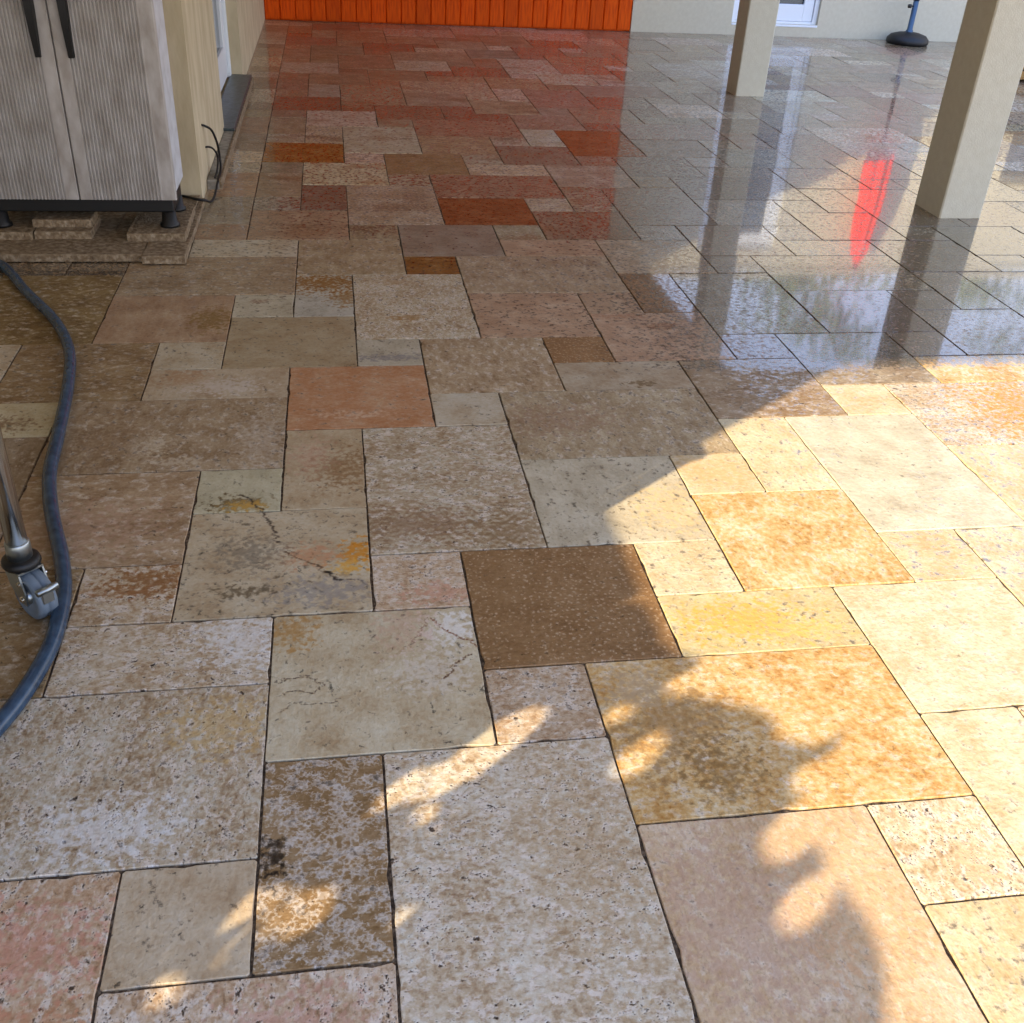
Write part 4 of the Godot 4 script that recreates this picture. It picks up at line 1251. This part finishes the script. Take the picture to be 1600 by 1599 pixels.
# ------------------------------------------------------------------ far things
func build_parasol() -> void:
	var o := thing("closed_parasol", "furled red parasol on a round black base against the back wall", "parasol", Vector3(5.64, 0, -7.20))
	var st := begin()
	lathe(st, Vector3.ZERO, [Vector2(0, 0.0), Vector2(0.185, 0.0), Vector2(0.198, 0.018), Vector2(0.195, 0.045), Vector2(0.165, 0.078), Vector2(0.10, 0.098), Vector2(0.04, 0.106), Vector2(0, 0.106)], 40)
	part("base", done(st), mats.black_rubber, o)
	st = begin()
	lathe(st, Vector3.ZERO, [Vector2(0.036, 0.10), Vector2(0.034, 0.12), Vector2(0.026, 0.125), Vector2(0.026, 0.385), Vector2(0.0, 0.385)], 20)
	part("socket_tube", done(st), mats.steel_blue, o)
	st = begin()
	lathe(st, Vector3.ZERO, [Vector2(0.0, 0.38), Vector2(0.030, 0.38), Vector2(0.030, 0.42), Vector2(0.021, 0.43), Vector2(0.0, 0.43)], 18)
	part("collar", done(st), mats.black_plastic, o)
	st = begin()
	tube(st, [Vector3(-0.022, 0.33, 0.01), Vector3(-0.060, 0.33, 0.02)], 0.006, 8)
	lathe(st, Vector3(-0.066, 0.33, 0.022), [Vector2(0, -0.018), Vector2(0.017, -0.014), Vector2(0.017, 0.014), Vector2(0, 0.018)], 14, Basis(Vector3(0, 0, 1), PI / 2))
	part("clamp_knob", done(st), mats.black_plastic, o)
	st = begin()
	tube(st, [Vector3(0, 0.40, 0), Vector3(0, 2.24, 0)], 0.0185, 14)
	part("pole", done(st), mats.black_plastic, o)
	# furled canopy: eight soft folds
	st = begin()
	st.set_smooth_group(1)
	var rows := [[0.99, 0.10], [1.03, 0.122], [1.2, 0.125], [1.4, 0.118], [1.6, 0.112], [1.8, 0.098], [2.0, 0.078], [2.14, 0.038], [2.17, 0.019]]
	var seg := 64
	for i in rows.size() - 1:
		for k in seg:
			var v := []
			for e in [[i, k], [i, k + 1], [i + 1, k + 1], [i + 1, k]]:
				var a: float = TAU * e[1] / seg
				var r: float = rows[e[0]][1] * (1.0 + 0.22 * cos(a * 8.0 + 0.5 * e[0] * 0.4))
				v.append(Vector3(r * cos(a), rows[e[0]][0], -r * sin(a)))
			quad(st, v[0], v[1], v[2], v[3])
	part("canopy", done(st), mats.red_canvas, o)
	st = begin()
	lathe(st, Vector3.ZERO, [Vector2(0.018, 2.17), Vector2(0.03, 2.18), Vector2(0.03, 2.2), Vector2(0.0, 2.25)], 14)
	part("finial", done(st), mats.black_plastic, o)


func build_planter() -> void:
	var o := thing("wooden_crate", "yellowish wooden crate at the far edge beside the nearest column", "crate", Vector3(5.80, 0, -5.45))
	for k in 3:
		boxpart("slat", Vector3(-0.2, 0.02 + k * 0.075, 0.182), Vector3(0.2, 0.085 + k * 0.075, 0.20), mats.crate_wood, o, 0.002)
		boxpart("slat", Vector3(-0.2, 0.02 + k * 0.075, -0.20), Vector3(0.2, 0.085 + k * 0.075, -0.182), mats.crate_wood, o, 0.002)
		boxpart("slat", Vector3(-0.2005, 0.02 + k * 0.075, -0.18), Vector3(-0.184, 0.085 + k * 0.075, 0.18), mats.crate_wood, o, 0.002)
	for q in [[-0.183, -0.181], [0.183, -0.181], [-0.183, 0.181], [0.183, 0.181]]:
		boxpart("post", Vector3(q[0] - 0.015, 0.001, q[1] * 0.91 - 0.015), Vector3(q[0] + 0.015, 0.235, q[1] * 0.91 + 0.015), mats.crate_wood, o, 0.002)
	boxpart("floor_board", Vector3(-0.18, 0.022, -0.18), Vector3(0.18, 0.032, 0.18), mats.crate_wood, o, 0.0)
	var p := thing("plant_pot", "black pot standing in the wooden crate", "pot", Vector3(5.80, 0.033, -5.45))
	var st := begin()
	lathe(st, Vector3.ZERO, [Vector2(0, 0), Vector2(0.12, 0), Vector2(0.16, 0.34), Vector2(0.172, 0.34), Vector2(0.172, 0.38), Vector2(0.155, 0.38), Vector2(0.15, 0.33), Vector2(0, 0.33)], 28)
	part("pot", done(st), mats.black_plastic, p)


# ------------------------------------------------------------------ vegetation
func leaf_points(at: Vector3, len: float, wid: float, rg: RandomNumberGenerator) -> Array:
	var d := Vector3(rg.randfn(), rg.randfn() * 0.7, rg.randfn()).normalized()
	var s := d.cross(Vector3(rg.randfn(), rg.randfn(), rg.randfn())).normalized()
	var n := d.cross(s)
	var a := at - d * len * 0.5
	var b := at + s * wid * 0.5 + n * wid * 0.12
	var c := at + d * len * 0.5
	var e := at - s * wid * 0.5 + n * wid * 0.12
	return [a, b, c, e]


func leaf_face(st: SurfaceTool, at: Vector3, len: float, wid: float, rg: RandomNumberGenerator) -> void:
	var p := leaf_points(at, len, wid, rg)
	tri(st, p[0], p[1], p[2])
	tri(st, p[0], p[2], p[3])


# unseen foliage, leaves placed along sun rays to shape the shade on the near floor
func build_shrubs() -> void:
	var sd := sun_dir()
	var hor := Vector2(sd.x, sd.z).normalized()
	var fall := -sd.y / Vector2(sd.x, sd.z).length()
	var edge := PackedVector2Array([Vector2(0.789, 1.226), Vector2(0.795, 1.378), Vector2(0.859, 1.434), Vector2(0.796, 1.531), Vector2(0.933, 1.581), Vector2(0.932, 1.665), Vector2(1.003, 1.689), Vector2(1.119, 1.599), Vector2(0.998, 1.728), Vector2(0.894, 1.748), Vector2(0.947, 1.819), Vector2(0.808, 1.853), Vector2(0.916, 1.891), Vector2(0.9, 1.978), Vector2(0.921, 2.016), Vector2(0.92, 2.116), Vector2(0.87, 2.208), Vector2(0.95, 2.5), Vector2(1.1, 3.0), Vector2(0.2, 3.2), Vector2(-0.9, 2.6), Vector2(-0.4, 1.9), Vector2(0.1, 1.4)])  # shadow outline on the floor that the leaves are cut to
	var gaps := [[0.396, 1.626, 0.126, 0.023], [0.228, 1.716, 0.043, 0.011], [0.266, 1.776, 0.014, 0.013], [0.066, 1.942, 0.047, 0.017], [0.004, 1.913, 0.043, 0.008], [-0.02, 1.965, 0.012, 0.009], [0.221, 1.961, 0.013, 0.011], [0.657, 1.675, 0.063, 0.018], [0.648, 1.569, 0.032, 0.012], [0.873, 1.869, 0.072, 0.027], [0.835, 2.009, 0.054, 0.022], [0.784, 1.507, 0.043, 0.015], [-0.112, 2.042, 0.011, 0.008]]  # light flecks on the floor kept free of leaves
	var rg := RandomNumberGenerator.new()
	rg.seed = 77
	var names := ["unseen low shrub behind the camera, leaves laid out to shape the floor shade", "unseen taller shrub behind the camera, leaves laid out to shape the shadow edge"]
	var cuts := [-10.0, 0.58, 10.0]
	for k in 2:
		var foot := Vector2(-1.4, 3.2) if k == 0 else Vector2(-1.45, 4.0)
		var o := thing("shade_shrub", names[k], "shrub", Vector3(foot.x, -0.05, foot.y), "shrubs that dapple the near floor")
		var st := begin()
		var count := 0
		for tries in 90000:
			var g := Vector2(rg.randf_range(-0.9, 1.12), rg.randf_range(1.2, 3.2))
			if g.x < cuts[k] or g.x >= cuts[k + 1]: continue
			if not Geometry2D.is_point_in_polygon(g, edge): continue
			var far := rg.randf_range(1.7, 1.9) if k == 0 else rg.randf_range(2.7, 3.0)
			var at := Vector3(g.x - hor.x * far, far * fall, g.y - hor.y * far)
			var lf := leaf_points(at, rg.randf_range(0.028, 0.075), rg.randf_range(0.016, 0.036), rg)
			var keep := true
			for v in lf:
				var back: float = v.y / fall
				var f := Vector2(v.x + hor.x * back, v.z + hor.y * back)
				if not Geometry2D.is_point_in_polygon(f, edge): keep = false
				for q in gaps:
					var d: Vector2 = f - Vector2(q[0], q[1])
					var along: float = d.dot(hor) / (q[2] + 0.012)
					var across: float = d.dot(hor.orthogonal()) / (maxf(q[3], 0.011) + 0.005)
					if along * along + across * across < 1.0: keep = false
			if not keep: continue
			for e in 4: lf[e] -= o.position
			tri(st, lf[0], lf[1], lf[2])
			tri(st, lf[0], lf[2], lf[3])
			count += 1
			if count > 14000: break
		part("foliage", done(st), mats.leaf, o)
		for b in 5:
			var sb := begin()
			var tip := Vector3(rg.randf_range(-0.35, 0.35), rg.randf_range(0.6, 0.8) + 0.4 * k, rg.randf_range(-0.3, 0.3))
			tube(sb, spline([Vector3(rg.randf_range(-0.08, 0.08), 0, rg.randf_range(-0.08, 0.08)), tip * Vector3(0.3, 0.5, 0.3), tip], 4), 0.014, 7)
			part("stem", done(sb), mats.bark, o)


func build_trees() -> void:
	var rg := RandomNumberGenerator.new()
	rg.seed = 501
	for q in [[8.2, -12.5, 5.6, 1.9, "leafy tree standing behind the back wall, seen mirrored in the wet floor"], [12.5, -13.5, 6.4, 2.2, "taller tree beyond the back wall, mirrored near the column"], [16.5, -8.0, 5.0, 2.0, "broad tree beyond the open right side of the patio"]]:
		var o := thing("garden_tree", q[4], "tree", Vector3(q[0], -0.05, q[1]), "garden trees beyond the patio")
		var H: float = q[2]
		var R: float = q[3]
		var tk := begin()
		tube(tk, spline([Vector3(0, 0, 0), Vector3(0.08, H * 0.3, 0.05), Vector3(-0.05, H * 0.62, 0)], 5), 0.12, 10)
		part("trunk", done(tk), mats.bark, o)
		var cr := begin()
		for b in 26:
			var dir := Vector3(rg.randfn(), rg.randfn() * 0.75, rg.randfn()).normalized()
			var ctr := Vector3(0, H * 0.72, 0) + dir * R * rg.randf_range(0.35, 0.95)
			tube(tk, [Vector3(0, H * 0.5, 0), ctr], 0.02, 5)
			var cr_r := rg.randf_range(0.35, 0.7)
			for l in 150:
				var p := ctr + Vector3(rg.randfn(), rg.randfn() * 0.7, rg.randfn()) * cr_r * 0.55
				leaf_face(cr, p, rg.randf_range(0.10, 0.18), rg.randf_range(0.06, 0.10), rg)
		part("crown", done(cr), mats.leaf_light, o)
